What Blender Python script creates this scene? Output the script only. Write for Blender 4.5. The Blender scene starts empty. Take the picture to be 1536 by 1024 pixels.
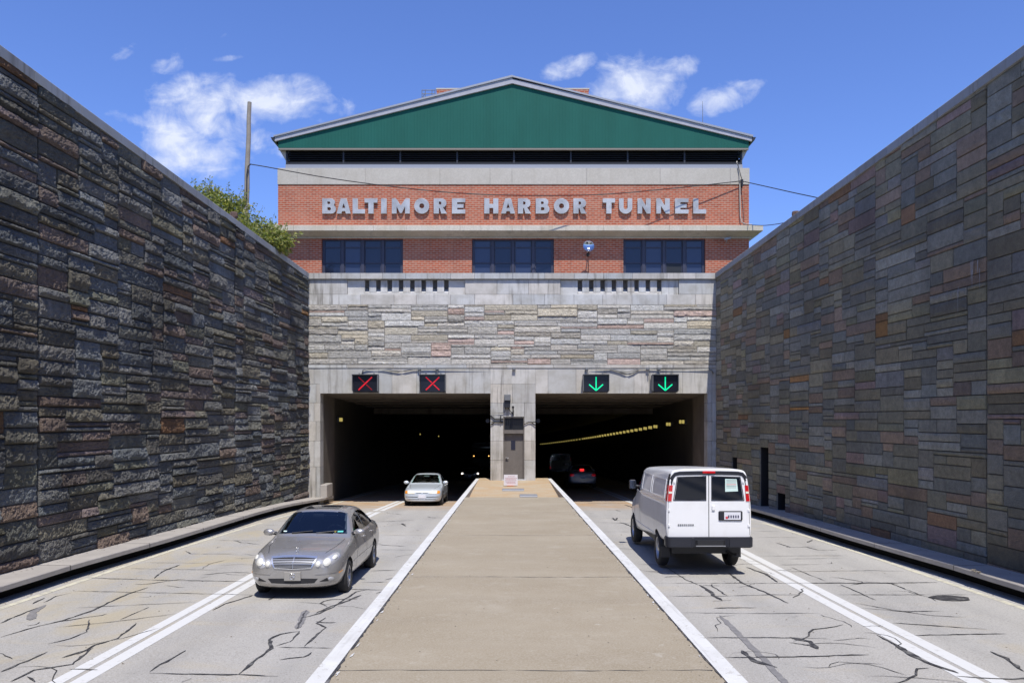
import bpy, bmesh, math, random
import numpy as np
from mathutils import Vector, Matrix
from mathutils.bvhtree import BVHTree

scene = bpy.context.scene
R = math.radians
PI = math.pi

# ------------------------------------------------------------------ camera
F = 1200.0                      # focal length in pixels of the 1536-wide photograph
cam_data = bpy.data.cameras.new('camera')
cam = bpy.data.objects.new('camera', cam_data)
scene.collection.objects.link(cam)
cam.location = (0, 0, 0)
cam.rotation_euler = (R(90), 0, 0)
cam_data.sensor_width = 36.0
cam_data.lens = 36.0 * F / 1536.0
cam_data.shift_y = 118.0 / 1536.0
cam_data.clip_start = 0.1
cam_data.clip_end = 3000
scene.camera = cam

# ------------------------------------------------------------------ sun and sky
SUN = Vector((0.172, -1.0, 1.9)).normalized()
sun_el = math.asin(SUN.z)
sun_rot = math.atan2(SUN.x, SUN.y)
sd = bpy.data.lights.new('sun', 'SUN')
sd.energy = 4.3
sd.angle = R(0.5)
sd.color = (1.0, 0.955, 0.88)
sun = bpy.data.objects.new('sun', sd)
scene.collection.objects.link(sun)
sun.rotation_euler = SUN.to_track_quat('Z', 'Y').to_euler()

scene.view_settings.view_transform = 'Standard'
scene.view_settings.look = 'None'
scene.view_settings.gamma = 1.0
scene.view_settings.exposure = 0.32

world = bpy.data.worlds.new('World')
scene.world = world
world.use_nodes = True
wn = world.node_tree; wn.nodes.clear(); WL = wn.links

class NT:
    """tiny helper for building node trees"""
    def __init__(s, nt): s.nt = nt
    def n(s, t, **k):
        d = s.nt.nodes.new(t)
        for a, b in k.items(): setattr(d, a, b)
        return d
    def put(s, sock, v):
        if v is None: return
        if isinstance(v, bpy.types.NodeSocket): s.nt.links.new(v, sock)
        elif isinstance(v, (tuple, list)) and len(v) == 3 and len(getattr(sock, 'default_value', [0]*3)) == 4:
            sock.default_value = (*v, 1)
        else: sock.default_value = v
    def m(s, op, a, b=None, c=None, clamp=False):
        d = s.n('ShaderNodeMath', operation=op, use_clamp=clamp)
        s.put(d.inputs[0], a); s.put(d.inputs[1], b); s.put(d.inputs[2], c)
        return d.outputs[0]
    def mix(s, f, a, b, mode='MIX'):
        d = s.n('ShaderNodeMix', data_type='RGBA', blend_type=mode)
        s.put(d.inputs[0], f); s.put(d.inputs[6], a); s.put(d.inputs[7], b)
        return d.outputs[2]
    def noise(s, vec, scale, detail=4, rough=0.55, dist=0.0):
        d = s.n('ShaderNodeTexNoise')
        s.put(d.inputs['Vector'], vec); d.inputs['Scale'].default_value = scale
        d.inputs['Detail'].default_value = detail; d.inputs['Roughness'].default_value = rough
        d.inputs['Distortion'].default_value = dist
        return d.outputs[0]
    def ramp(s, f, stops):
        d = s.n('ShaderNodeValToRGB'); s.put(d.inputs[0], f)
        e = d.color_ramp.elements
        while len(e) < len(stops): e.new(0.5)
        for i, (p, c) in enumerate(stops):
            e[i].position = p
            e[i].color = (c, c, c, 1) if isinstance(c, (int, float)) else (*c, 1)
        return d.outputs[0]
    def mr(s, v, a, b, c=0.0, d_=1.0):
        d = s.n('ShaderNodeMapRange', clamp=True)
        s.put(d.inputs[0], v); s.put(d.inputs[1], a); s.put(d.inputs[2], b); s.put(d.inputs[3], c); s.put(d.inputs[4], d_)
        return d.outputs[0]
    def mapping(s, vec, scale=(1, 1, 1), rot=(0, 0, 0)):
        d = s.n('ShaderNodeMapping'); s.put(d.inputs[0], vec)
        d.inputs['Scale'].default_value = scale; d.inputs['Rotation'].default_value = rot
        return d.outputs[0]
    def bump(s, h, strength=0.5, dist=0.02, normal=None):
        d = s.n('ShaderNodeBump'); s.put(d.inputs['Height'], h)
        d.inputs['Strength'].default_value = strength; d.inputs['Distance'].default_value = dist
        s.put(d.inputs['Normal'], normal)
        return d.outputs[0]

W = NT(wn)
sky = W.n('ShaderNodeTexSky', sky_type='NISHITA', sun_disc=False)
sky.sun_elevation = sun_el; sky.sun_rotation = sun_rot
sky.altitude = 50; sky.air_density = 1.0; sky.dust_density = 0.3; sky.ozone_density = 3.0
tc = W.n('ShaderNodeTexCoord')
sep = W.n('ShaderNodeSeparateXYZ'); WL.new(tc.outputs['Generated'], sep.inputs[0])
ysafe = W.m('MAXIMUM', sep.outputs[1], 0.02)
U = W.m('DIVIDE', sep.outputs[0], ysafe)
V = W.m('DIVIDE', sep.outputs[2], ysafe)
cmb = W.n('ShaderNodeCombineXYZ'); W.put(cmb.inputs[0], U); W.put(cmb.inputs[1], V)
uv = cmb.outputs[0]
warp = W.n('ShaderNodeTexNoise'); WL.new(uv, warp.inputs['Vector']); warp.inputs['Scale'].default_value = 9; warp.inputs['Detail'].default_value = 5
fine = W.noise(uv, 26, 9, 0.62, 0.4)
wisp = W.noise(W.mapping(uv, (1, 2.0, 1), (0, 0, R(-25))), 16, 8, 0.6, 0.8)
# cloud masses by compass direction and height: (east-west, height, half sizes, tilt, weight)
blobs = [(-.385, .400, .060, .026, 0, 1.0), (-.300, .400, .060, .026, 3, 1.05), (-.415, .345, .052, .030, -30, 1.0), (-.375, .372, .05, .028, -20, .8),
         (-.465, .370, .05, .012, -20, .6), (-.395, .325, .055, .022, 0, .95), (-.235, .398, .055, .015, -15, .55), (-.285, .345, .055, .022, -10, .58),
         (-.27, .375, .05, .012, 0, .35), (-.355, .43, .05, .008, 8, .3),
         (-.43, .445, .034, .018, 38, .38), (-.41, .462, .02, .010, 30, .34), (-.485, .460, .028, .012, 20, .40), (-.355, .452, .028, .006, 6, .38), (-.358, .482, .020, .006, 28, .34), (-.33, .465, .02, .006, -10, .25),
         (-.22, .345, .05, .02, 0, .5), (.155, .418, .05, .036, 0, 1), (.195, .432, .04, .016, 25, .8), (.125, .405, .035, .03, 0, .85),
         (.073, .440, .034, .014, 18, .68), (.262, .402, .040, .016, 14, .95), (.295, .415, .025, .009, 22, .6), (.245, .395, .025, .012, 0, .8)]
field = None
for (bx_, by_, rx_, ry_, tl, wt) in blobs:
    c_, s_ = math.cos(R(tl)), math.sin(R(tl))
    du = W.m('SUBTRACT', U, bx_); dv = W.m('SUBTRACT', V, by_)
    a = W.m('ADD', W.m('MULTIPLY', du, c_/rx_), W.m('MULTIPLY', dv, s_/rx_))
    b = W.m('ADD', W.m('MULTIPLY', du, -s_/ry_), W.m('MULTIPLY', dv, c_/ry_))
    d2 = W.m('ADD', W.m('MULTIPLY', a, a), W.m('MULTIPLY', b, b))
    g = W.m('MULTIPLY', W.m('POWER', 2.718, W.m('MULTIPLY', d2, -0.8)), wt)
    field = g if field is None else W.m('MAXIMUM', field, g)
nz = W.m('ADD', W.m('MULTIPLY', fine, .6), W.m('MULTIPLY', wisp, .4))
dens = W.m('ADD', field, W.m('MULTIPLY', W.m('SUBTRACT', nz, .5), 2.6))
dens = W.m('MULTIPLY', dens, W.mr(field, .04, .35))
dens = W.m('POWER', W.mr(dens, .22, 1.08), 1.15)
dens = W.m('MULTIPLY', dens, W.mr(sep.outputs[1], .05, .2))
tint = W.mix(1.0, sky.outputs[0], (0.90, 1.05, 1.60), 'MULTIPLY')
cloudcol = W.mix(W.mr(nz, .35, .7), (5.6, 6.2, 7.9), (7.4, 7.8, 8.8))
skycol = W.mix(W.m('MULTIPLY', dens, .93), tint, cloudcol)
bg = W.n('ShaderNodeBackground'); WL.new(skycol, bg.inputs[0]); bg.inputs[1].default_value = 0.1
wo = W.n('ShaderNodeOutputWorld'); WL.new(bg.outputs[0], wo.inputs[0])

# ------------------------------------------------------------------ materials
MATS = {}
def pbr(name, col=(.5, .5, .5), rough=.7, metal=0.0, coat=0.0, spec=.5, emit=None, es=1.0, build=None):
    m = bpy.data.materials.new(name); m.use_nodes = True
    nt = m.node_tree; b = nt.nodes['Principled BSDF']
    b.inputs['Base Color'].default_value = (*col, 1)
    b.inputs['Roughness'].default_value = rough
    b.inputs['Metallic'].default_value = metal
    b.inputs['Specular IOR Level'].default_value = spec
    b.inputs['Coat Weight'].default_value = coat
    b.inputs['Coat Roughness'].default_value = .03
    if emit: b.inputs['Emission Color'].default_value = (*emit, 1); b.inputs['Emission Strength'].default_value = es
    if build: build(NT(nt), b)
    MATS[name] = m
    return m

def obco(t): return t.n('ShaderNodeTexCoord').outputs['Object']
def mottled(c1, c2, scale=3, amt=1.0, bump=.3, bscale=40, bdist=.01, streak=0.0, streakcol=(.08, .07, .06), spots=0.0, vec=None):
    def f(t, b):
        co = obco(t)
        n1 = t.noise(co, scale, 6, .6)
        col = t.mix(t.mr(n1, .3, .7), c1, c2)
        n2 = t.noise(co, scale*14, 3, .6)
        col = t.mix(t.mr(n2, .35, .65, 0, .35), col, tuple(x*.72 for x in c1))
        if streak:
            sv = t.mapping(co, (2.6, 2.6, .22))
            s1 = t.noise(sv, 1.4, 5, .6)
            s2 = t.noise(co, .5, 3, .5)
            k = t.m('MULTIPLY', t.mr(s1, .5, .72), t.mr(s2, .35, .6))
            col = t.mix(t.m('MULTIPLY', k, streak), col, streakcol)
        if spots:
            v = t.noise(co, 9, 2, .5)
            col = t.mix(t.mr(v, .66, .72, 0, spots), col, streakcol)
        t.put(b.inputs['Base Color'], col)
        if bump:
            t.put(b.inputs['Normal'], t.bump(t.noise(co, bscale, 5, .65), bump, bdist))
    return f

def stone_build(dirt, bumpd, gain=1.0):
    def f(t, b):
        co = obco(t)
        at = t.n('ShaderNodeAttribute'); at.attribute_name = 'col'
        n1 = t.noise(co, 7, 7, .7)
        col = t.mix(t.mr(n1, .3, .72), at.outputs[0], t.mix(1.0, at.outputs[0], (.52, .52, .50), 'MULTIPLY'))
        n2 = t.noise(co, 60, 3, .7)
        col = t.mix(t.mr(n2, .42, .66, 0, .75), col, t.mix(1.0, col, (1.7, 1.66, 1.6), 'MULTIPLY'))
        big = t.noise(t.mapping(co, (.5, .5, .16)), 1.2, 5, .6)
        col = t.mix(t.mr(big, .42, .68, 0, dirt), col, (.035, .033, .03))
        t.put(b.inputs['Base Color'], col)
        h1 = t.noise(t.mapping(co, (1, 1, 1.3)), 46, 5, .8)
        vo = t.n('ShaderNodeTexVoronoi', feature='F1'); t.put(vo.inputs['Vector'], t.mapping(co, (1, 1, 1.6))); vo.inputs['Scale'].default_value = 30
        h = t.m('ADD', h1, t.m('MULTIPLY', vo.outputs[0], .5))
        t.put(b.inputs['Normal'], t.bump(h, .9, bumpd))
    return f
pbr('rough_granite', rough=.85, spec=.35, build=stone_build(.6, .07))
pbr('split_granite', rough=.85, build=stone_build(.4, .03))
pbr('facade_granite', rough=.85, build=stone_build(.12, .03))
pbr('mortar', (.14, .13, .12), .95, build=mottled((.13, .12, .11), (.2, .19, .175), 6))

def dressed(t, b):       # smooth granite blocks: tone per block, rain streaks, soot
    co = obco(t)
    at = t.n('ShaderNodeAttribute'); at.attribute_name = 'col'
    n2 = t.noise(co, 45, 4, .7)
    col = t.mix(t.mr(n2, .35, .7, 0, .4), at.outputs[0], t.mix(1.0, at.outputs[0], (.7, .7, .72), 'MULTIPLY'))
    n1 = t.noise(co, 1.7, 6, .62)
    col = t.mix(t.mr(n1, .42, .72, 0, .6), col, (.26, .24, .19))
    s1 = t.noise(t.mapping(co, (4.2, 4.2, .3)), 1.5, 6, .65)
    s2 = t.noise(t.mapping(co, (1, 1, .3)), .8, 2, .5)
    k = t.m('MULTIPLY', t.mr(s1, .5, .72), t.mr(s2, .4, .65))
    col = t.mix(t.m('MULTIPLY', k, .9), col, (.09, .08, .065))
    t.put(b.inputs['Base Color'], col)
    t.put(b.inputs['Normal'], t.bump(t.noise(co, 70, 4, .7), .25, .006))
pbr('dressed_granite', rough=.8, build=dressed)

def brick_build(t, b):
    co = obco(t)
    v = t.mapping(co, (1, 1, 1), (R(90), 0, 0))
    br = t.n('ShaderNodeTexBrick'); t.put(br.inputs['Vector'], v)
    br.offset = .5
    br.inputs['Scale'].default_value = 1.0
    br.inputs['Brick Width'].default_value = .30; br.inputs['Row Height'].default_value = .105
    br.inputs['Mortar Size'].default_value = .015; br.inputs['Mortar Smooth'].default_value = .3
    br.inputs['Bias'].default_value = -.1
    br.inputs['Color1'].default_value = (.42, .105, .052, 1); br.inputs['Color2'].default_value = (.30, .07, .036, 1)
    br.inputs['Mortar'].default_value = (.44, .32, .24, 1)
    n1 = t.noise(co, .9, 6, .6)
    col = t.mix(t.mr(n1, .45, .75, 0, .4), br.outputs[0], (.46, .27, .19))
    s1 = t.noise(t.mapping(co, (2, 2, .25)), 1.3, 4, .6)
    col = t.mix(t.mr(s1, .56, .75, 0, .5), col, (.17, .07, .05))
    t.put(b.inputs['Base Color'], col)
    t.put(b.inputs['Normal'], t.bump(t.m('SUBTRACT', 1.0, br.outputs[1]), .6, .008))
pbr('red_brick', rough=.9, spec=.2, build=brick_build)
pbr('limestone', rough=.8, build=mottled((.43, .395, .33), (.50, .465, .40), 1.1, streak=.25, streakcol=(.3, .26, .2)))
pbr('cornice_stone', rough=.8, build=mottled((.48, .43, .33), (.60, .56, .48), 1.0, streak=.45, streakcol=(.16, .14, .11)))

def rib_build(t, b):
    co = obco(t)
    w = t.n('ShaderNodeTexWave', wave_type='BANDS', bands_direction='X'); t.put(w.inputs['Vector'], co)
    w.inputs['Scale'].default_value = 1.9
    n1 = t.noise(t.mapping(co, (1, 1, .3)), 1.2, 4, .5)
    col = t.mix(t.mr(n1, .3, .7), (.008, .088, .066), (.010, .102, .078))
    t.put(b.inputs['Base Color'], col)
    t.put(b.inputs['Normal'], t.bump(t.mr(w.outputs[1], .8, .95), .35, .012))
pbr('green_siding', rough=.6, spec=.2, build=rib_build)
pbr('trim_gray', (.36, .36, .38), .45, build=mottled((.34, .34, .37), (.42, .42, .45), 2, bump=0))
pbr('flashing', (.3, .31, .33), .5, metal=.4)
pbr('dark_louver', (.018, .019, .024), .5)
pbr('window_frame', (.035, .038, .065), .5)
pbr('window_glass', (.010, .014, .035), .05, spec=.55)
pbr('brushed_metal', (.5, .5, .5), .3, metal=.45, build=lambda t, b: (
    t.put(b.inputs['Roughness'], t.mr(t.noise(t.mapping(obco(t), (30, 3, 3)), 3, 3, .6), .3, .7, .35, .5)),
    t.put(b.inputs['Base Color'], t.mix(t.mr(t.noise(obco(t), 1.3, 4, .6), .35, .7), (.54, .53, .50), (.31, .305, .29)))))
pbr('galvanized', (.16, .165, .17), .6, metal=.2)
pbr('door_steel', (.11, .095, .08), .6, build=mottled((.12, .105, .09), (.16, .14, .12), 3, bump=.05, streak=.4))
pbr('black_metal', (.014, .014, .016), .45)
pbr('rubber', (.016, .016, .017), .8, build=mottled((.016, .016, .017), (.03, .029, .028), 8, bump=.1))
pbr('wire', (.012, .012, .014), .6)
pbr('wood_pole', rough=.9, build=mottled((.33, .29, .24), (.22, .19, .16), 3, streak=.4))
pbr('red_light', (.3, 0, 0), .4, emit=(1.0, .02, .05), es=.4)
pbr('red_dim', (.1, 0, 0), .4, emit=(1.0, .02, .04), es=.13)
pbr('green_light', (0, .3, .15), .4, emit=(.0, 1.0, .42), es=.7)
pbr('lamp_yellow', (.4, .35, .15), .5, emit=(1.0, .80, .22), es=.33)
pbr('lamp_orange', (.4, .25, .1), .5, emit=(1.0, .5, .12), es=2.2)
pbr('headlamp_on', (.8, .8, .8), .2, emit=(1, .93, .85), es=4)
pbr('signal_face', (.010, .010, .016), .25)
def kerb_paint(t, b):
    co = obco(t)
    n1 = t.noise(co, 2.5, 6, .6)
    col = t.mix(t.mr(n1, .3, .7), (.63, .63, .61), (.53, .525, .50))
    k = t.m('MULTIPLY', t.mr(t.noise(co, 16, 7, .75), .56, .64), t.mr(t.noise(co, 1.1, 4, .6), .42, .62))
    col = t.mix(k, col, (.30, .27, .22))
    tyre = t.m('MULTIPLY', t.mr(t.noise(t.mapping(co, (9, .35, 9)), 2, 5, .6), .55, .75), .5)
    col = t.mix(tyre, col, (.30, .29, .28))
    t.put(b.inputs['Base Color'], col)
    t.put(b.inputs['Normal'], t.bump(t.noise(co, 40, 5, .7), .3, .006))
pbr('white_paint', rough=.7, build=kerb_paint)
pbr('board_white', (.62, .60, .62), .6)
pbr('glass_blind', (.030, .042, .085), .15, spec=.5)
pbr('glass_open', (.012, .014, .016), .5)
pbr('litter', rough=.9, build=mottled((.10, .085, .06), (.28, .25, .21), 9))
def worn_line(base, under, lo, hi):
    def f(t, b):
        co = obco(t)
        k = t.mr(t.noise(co, 7, 8, .72), lo, hi)
        t.put(b.inputs['Base Color'], t.mix(k, base, under))
        t.put(b.inputs['Normal'], t.bump(t.noise(co, 50, 4, .6), .2, .004))
    return f
pbr('road_line', rough=.8, build=worn_line((.57, .57, .56), (.36, .345, .32), .56, .74))
pbr('edge_line', rough=.8, build=worn_line((.55, .52, .40), (.34, .32, .28), .46, .66))
pbr('tar', (.035, .035, .038), .6, build=worn_line((.035, .034, .036), (.19, .185, .175), .47, .70))
pbr('tar_faded', (.15, .15, .15), .8, build=worn_line((.17, .165, .165), (.25, .24, .235), .45, .7))

def road_build(t, b):
    co = obco(t)
    n0 = t.noise(co, .16, 5, .55)
    col = t.mix(t.mr(n0, .35, .65), (.31, .288, .252), (.365, .348, .315))
    n1 = t.noise(t.mapping(co, (1.0, .28, 1)), .6, 6, .62)
    col = t.mix(t.mr(n1, .48, .74, 0, .75), col, (.235, .225, .21))
    n4 = t.noise(t.mapping(co, (.7, 1.6, 1)), .5, 4, .6, 1.0)
    col = t.mix(t.mr(n4, .56, .72, 0, .55), col, (.38, .31, .19))
    sp = t.noise(co, 55, 2, .7)
    col = t.mix(t.mr(sp, .38, .66, 0, .75), col, (.47, .46, .44))
    sp2 = t.noise(co, 31, 3, .7)
    col = t.mix(t.mr(sp2, .54, .70, 0, .7), col, (.17, .165, .155))
    sx = t.n('ShaderNodeSeparateXYZ'); t.put(sx.inputs[0], co)
    ax = t.m('ABSOLUTE', sx.outputs[0])
    wob = t.m('MULTIPLY', t.m('SUBTRACT', t.noise(t.mapping(co, (.1, .12, 1)), 1.0, 3, .5), .5), .8)
    axw = t.m('ADD', ax, wob); trk = None
    for c_, w_, a_ in ((2.95, .38, .8), (4.65, .38, .8), (3.8, .5, .55), (6.65, .36, .7), (8.2, .36, .6), (7.4, .5, .4)):
        q_ = t.m('DIVIDE', t.m('SUBTRACT', axw, c_), w_); g_ = t.m('MULTIPLY', t.m('POWER', 2.718, t.m('MULTIPLY', t.m('MULTIPLY', q_, q_), -1.0)), a_)
        trk = g_ if trk is None else t.m('MAXIMUM', trk, g_)
    brk = t.mr(t.noise(t.mapping(co, (1.2, .35, 1)), .9, 6, .65), .32, .68, .15, 1)
    col = t.mix(t.m('MULTIPLY', t.m('MULTIPLY', trk, brk), .50), col, (.20, .195, .185))
    drip = t.m('MULTIPLY', t.mr(t.noise(co, 3.2, 6, .7), .62, .70), t.mr(trk, .3, .6))
    col = t.mix(t.m('MULTIPLY', drip, .55), col, (.12, .115, .11))
    yst = t.m('MULTIPLY', t.mr(sx.outputs[0], -4.5, -7.0), t.mr(t.noise(t.mapping(co, (.8, .45, 1)), .8, 5, .6, .8), .44, .62))
    col = t.mix(t.m('MULTIPLY', yst, .55), col, (.40, .33, .19))
    # rusty seepage stains beside the portal
    rust = t.m('MULTIPLY', t.mr(sx.outputs[1], 32.0, 35.5), t.mr(t.noise(t.mapping(co, (.5, 1.3, 1)), 1.6, 5, .6), .3, .6))
    col = t.mix(t.m('MULTIPLY', rust, .8), col, (.40, .235, .10))
    t.put(b.inputs['Base Color'], col)
    t.put(b.inputs['Normal'], t.bump(t.noise(co, 45, 5, .7), .35, .008))
pbr('road_concrete', rough=.85, build=road_build)
def median_build(t, b):
    co = obco(t)
    n0 = t.noise(t.mapping(co, (.55, .9, 1)), .8, 7, .62)
    col = t.mix(t.mr(n0, .32, .68), (.245, .198, .128), (.318, .27, .192))
    n1 = t.noise(t.mapping(co, (.25, 1.9, 1)), 1.5, 7, .68)
    col = t.mix(t.mr(n1, .46, .72, 0, .45), col, (.235, .195, .14))
    n3 = t.noise(co, 2.2, 8, .72)
    col = t.mix(t.mr(n3, .55, .68, 0, .4), col, (.39, .35, .28))
    n5 = t.noise(co, .7, 6, .65)
    col = t.mix(t.mr(n5, .46, .64, 0, .45), col, (.235, .185, .115))
    sp = t.noise(co, 60, 3, .75)
    col = t.mix(t.mr(sp, .40, .66, 0, .6), col, (.40, .36, .29))
    sp2 = t.noise(co, 5, 8, .75)
    col = t.mix(t.mr(sp2, .62, .72, 0, .5), col, (.48, .45, .39))
    t.put(b.inputs['Base Color'], col)
    t.put(b.inputs['Normal'], t.bump(t.noise(t.mapping(co, (.6, 2.5, 1)), 25, 5, .7), .3, .008))
pbr('median_concrete', rough=.85, build=median_build)
pbr('stained_slab', rough=.85, build=mottled((.42, .28, .15), (.42, .37, .27), 1.4, spots=.3, streakcol=(.55, .5, .42)))
pbr('ledge_concrete', rough=.85, build=mottled((.40, .37, .33), (.31, .285, .26), 1.3, spots=.35, streakcol=(.18, .17, .15)))
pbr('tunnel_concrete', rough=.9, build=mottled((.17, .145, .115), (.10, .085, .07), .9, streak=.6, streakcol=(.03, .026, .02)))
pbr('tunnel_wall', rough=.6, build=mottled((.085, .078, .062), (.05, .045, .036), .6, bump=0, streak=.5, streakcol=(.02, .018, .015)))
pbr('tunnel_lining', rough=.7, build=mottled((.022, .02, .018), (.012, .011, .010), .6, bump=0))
pbr('slot_gray', (.20, .19, .185), .9)
pbr('lime', (.26, .26, .265), .9)
pbr('rust_brown', (.10, .06, .045), .8)
pbr('trim_shadow', (.22, .20, .17), .8)  # darkened trim colour, stands for the shade below the gable edge
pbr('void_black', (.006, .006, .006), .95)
pbr('grass', rough=.9, build=mottled((.05, .09, .025), (.08, .11, .04), 2))
pbr('bark', rough=.9, build=mottled((.10, .08, .06), (.16, .13, .10), 6, streak=.3))
def leaf_build(t, b):
    at = t.n('ShaderNodeAttribute'); at.attribute_name = 'col'
    t.put(b.inputs['Base Color'], at.outputs[0])
    b.inputs['Subsurface Weight'].default_value = 0.0
    # thin leaves let some light through
    tr = t.n('ShaderNodeBsdfTranslucent'); t.put(tr.inputs[0], t.mix(1.0, at.outputs[0], (1.3, 1.5, .7), 'MULTIPLY'))
    mx = t.n('ShaderNodeMixShader'); mx.inputs[0].default_value = .35
    out = [n for n in t.nt.nodes if n.type == 'OUTPUT_MATERIAL'][0]
    t.put(mx.inputs[1], b.outputs[0]); t.put(mx.inputs[2], tr.outputs[0]); t.put(out.inputs[0], mx.outputs[0])
pbr('leaf', rough=.55, build=leaf_build)

# ------------------------------------------------------------------ helpers
COL = scene.collection
def X(px, D): return (px - 768.0) * D / F
def Z(py, D): return (630.0 - py) * D / F

class MB:
    def __init__(s): s.v = []; s.f = []; s.c = []; s.mi = []
    def add(s, vs, fs, col=(.5, .5, .5), mi=0):
        o = len(s.v); s.v.extend([tuple(p) for p in vs]); s.c.extend([col]*len(vs))
        s.f.extend([tuple(i+o for i in f) for f in fs]); s.mi.extend([mi]*len(fs))
        return s
    def box(s, x0, x1, y0, y1, z0, z1, col=(.5, .5, .5), bev=0.0, mi=0):
        if bev <= 0:
            vs = [(x, y, z) for z in (z0, z1) for y in (y0, y1) for x in (x0, x1)]
            fs = [(0, 2, 3, 1), (4, 5, 7, 6), (0, 1, 5, 4), (2, 6, 7, 3), (0, 4, 6, 2), (1, 3, 7, 5)]
            return s.add(vs, fs, col, mi)
        bm = bmesh.new(); bmesh.ops.create_cube(bm, size=1)
        for v in bm.verts:
            v.co = ((x0+x1)/2 + v.co.x*(x1-x0), (y0+y1)/2 + v.co.y*(y1-y0), (z0+z1)/2 + v.co.z*(z1-z0))
        bmesh.ops.bevel(bm, geom=bm.edges[:], offset=bev, segments=1, affect='EDGES')
        bm.verts.index_update()
        s.add([v.co[:] for v in bm.verts], [[v.index for v in f.verts] for f in bm.faces], col, mi); bm.free()
        return s
    def tube(s, pts, r, n=8, col=(.5, .5, .5), closed=False, mi=0):
        P = [Vector(p) for p in pts]; rr = r if isinstance(r, (list, tuple)) else [r]*len(P)
        vs = []; fs = []; ref = None
        for i, p in enumerate(P):
            d = (P[min(i+1, len(P)-1)] - P[max(i-1, 0)]).normalized()
            if ref is None:
                ref = Vector((0, 0, 1)) if abs(d.z) < .9 else Vector((1, 0, 0))
            a = d.cross(ref).normalized(); b = d.cross(a).normalized(); ref = -b if False else ref
            for k in range(n):
                t = 2*PI*k/n
                vs.append(p + a*math.cos(t)*rr[i] + b*math.sin(t)*rr[i])
        for i in range(len(P)-1):
            for k in range(n):
                fs.append((i*n+k, i*n+(k+1) % n, (i+1)*n+(k+1) % n, (i+1)*n+k))
        fs.append(tuple(range(n-1, -1, -1))); fs.append(tuple((len(P)-1)*n+k for k in range(n)))
        return s.add(vs, fs, col, mi)
    def cyl(s, p0, p1, r, n=16, r2=None, col=(.5, .5, .5), mi=0):
        return s.tube([p0, p1], [r, r if r2 is None else r2], n, col, mi=mi)
    def lathe(s, prof, center, axis='x', n=32, col=(.5, .5, .5), mi=0, closed=False):
        """prof: list of (a, r): a along the axis, r radius"""
        vs = []; fs = []; m = len(prof)
        for k in range(n):
            t = 2*PI*k/n
            for a, r in prof:
                c, q = r*math.cos(t), r*math.sin(t)
                p = {'x': (a, c, q), 'y': (c, a, q), 'z': (c, q, a)}[axis]
                vs.append((p[0]+center[0], p[1]+center[1], p[2]+center[2]))
        for k in range(n):
            for i in range(m-1 if not closed else m):
                j = (i+1) % m
                fs.append((k*m+i, k*m+j, ((k+1) % n)*m+j, ((k+1) % n)*m+i))
        return s.add(vs, fs, col, mi)
    def prism(s, poly, axis, a0, a1, col=(.5, .5, .5), mi=0):
        """poly in the two other axes, extruded along axis"""
        n = len(poly)
        def P(u, v, a): return {'x': (a, u, v), 'y': (u, a, v), 'z': (u, v, a)}[axis]
        vs = [P(u, v, a0) for u, v in poly] + [P(u, v, a1) for u, v in poly]
        fs = [tuple(range(n)), tuple(range(2*n-1, n-1, -1))] + [(i, i+n, (i+1) % n + n, (i+1) % n) for i in range(n)]
        return s.add(vs, fs, col, mi)
    def obj(s, name, mat, parent=None, smooth=False, fixn=True, angle=None):
        me = bpy.data.meshes.new(name)
        me.from_pydata(s.v, [], s.f)
        mats = mat if isinstance(mat, (list, tuple)) else [mat]
        for m in mats: me.materials.append(MATS[m])
        if len(mats) > 1: me.polygons.foreach_set('material_index', s.mi)
        at = me.attributes.new('col', 'FLOAT_COLOR', 'POINT')
        arr = np.ones((len(s.v), 4), dtype=np.float32); arr[:, :3] = np.array(s.c, dtype=np.float32)
        at.data.foreach_set('color', arr.ravel())
        if fixn:
            bm = bmesh.new(); bm.from_mesh(me); bmesh.ops.recalc_face_normals(bm, faces=bm.faces[:]); bm.to_mesh(me); bm.free()
        if smooth:
            me.polygons.foreach_set('use_smooth', [True]*len(me.polygons))
            if angle: me.set_sharp_from_angle(angle=R(angle))
        me.update()
        o = bpy.data.objects.new(name, me); COL.objects.link(o)
        if parent is not None: attach(o, parent)
        return o

def attach(o, parent):
    o.parent = parent
    if parent.type == 'EMPTY' and parent.get('_static'):
        o.matrix_parent_inverse = Matrix.Translation(parent.location).inverted()

def tag(o, label=None, cat=None, group=None, kind=None):
    if label: o['label'] = label
    if cat: o['category'] = cat
    if group: o['group'] = group
    if kind: o['kind'] = kind
    return o
def thing(name, loc, label, cat, group=None, static=True):
    e = bpy.data.objects.new(name, None); COL.objects.link(e); e.location = loc
    e.empty_display_size = .3
    if static: e['_static'] = 1
    return tag(e, label, cat, group)
def dup(root):
    r = root.copy(); COL.objects.link(r)
    for ch in list(root.children):
        c = ch.copy(); COL.objects.link(c); c.parent = r; c.matrix_parent_inverse = ch.matrix_parent_inverse.copy()
        for g in ch.children:
            d = g.copy(); COL.objects.link(d); d.parent = c; d.matrix_parent_inverse = g.matrix_parent_inverse.copy()
    return r

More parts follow.
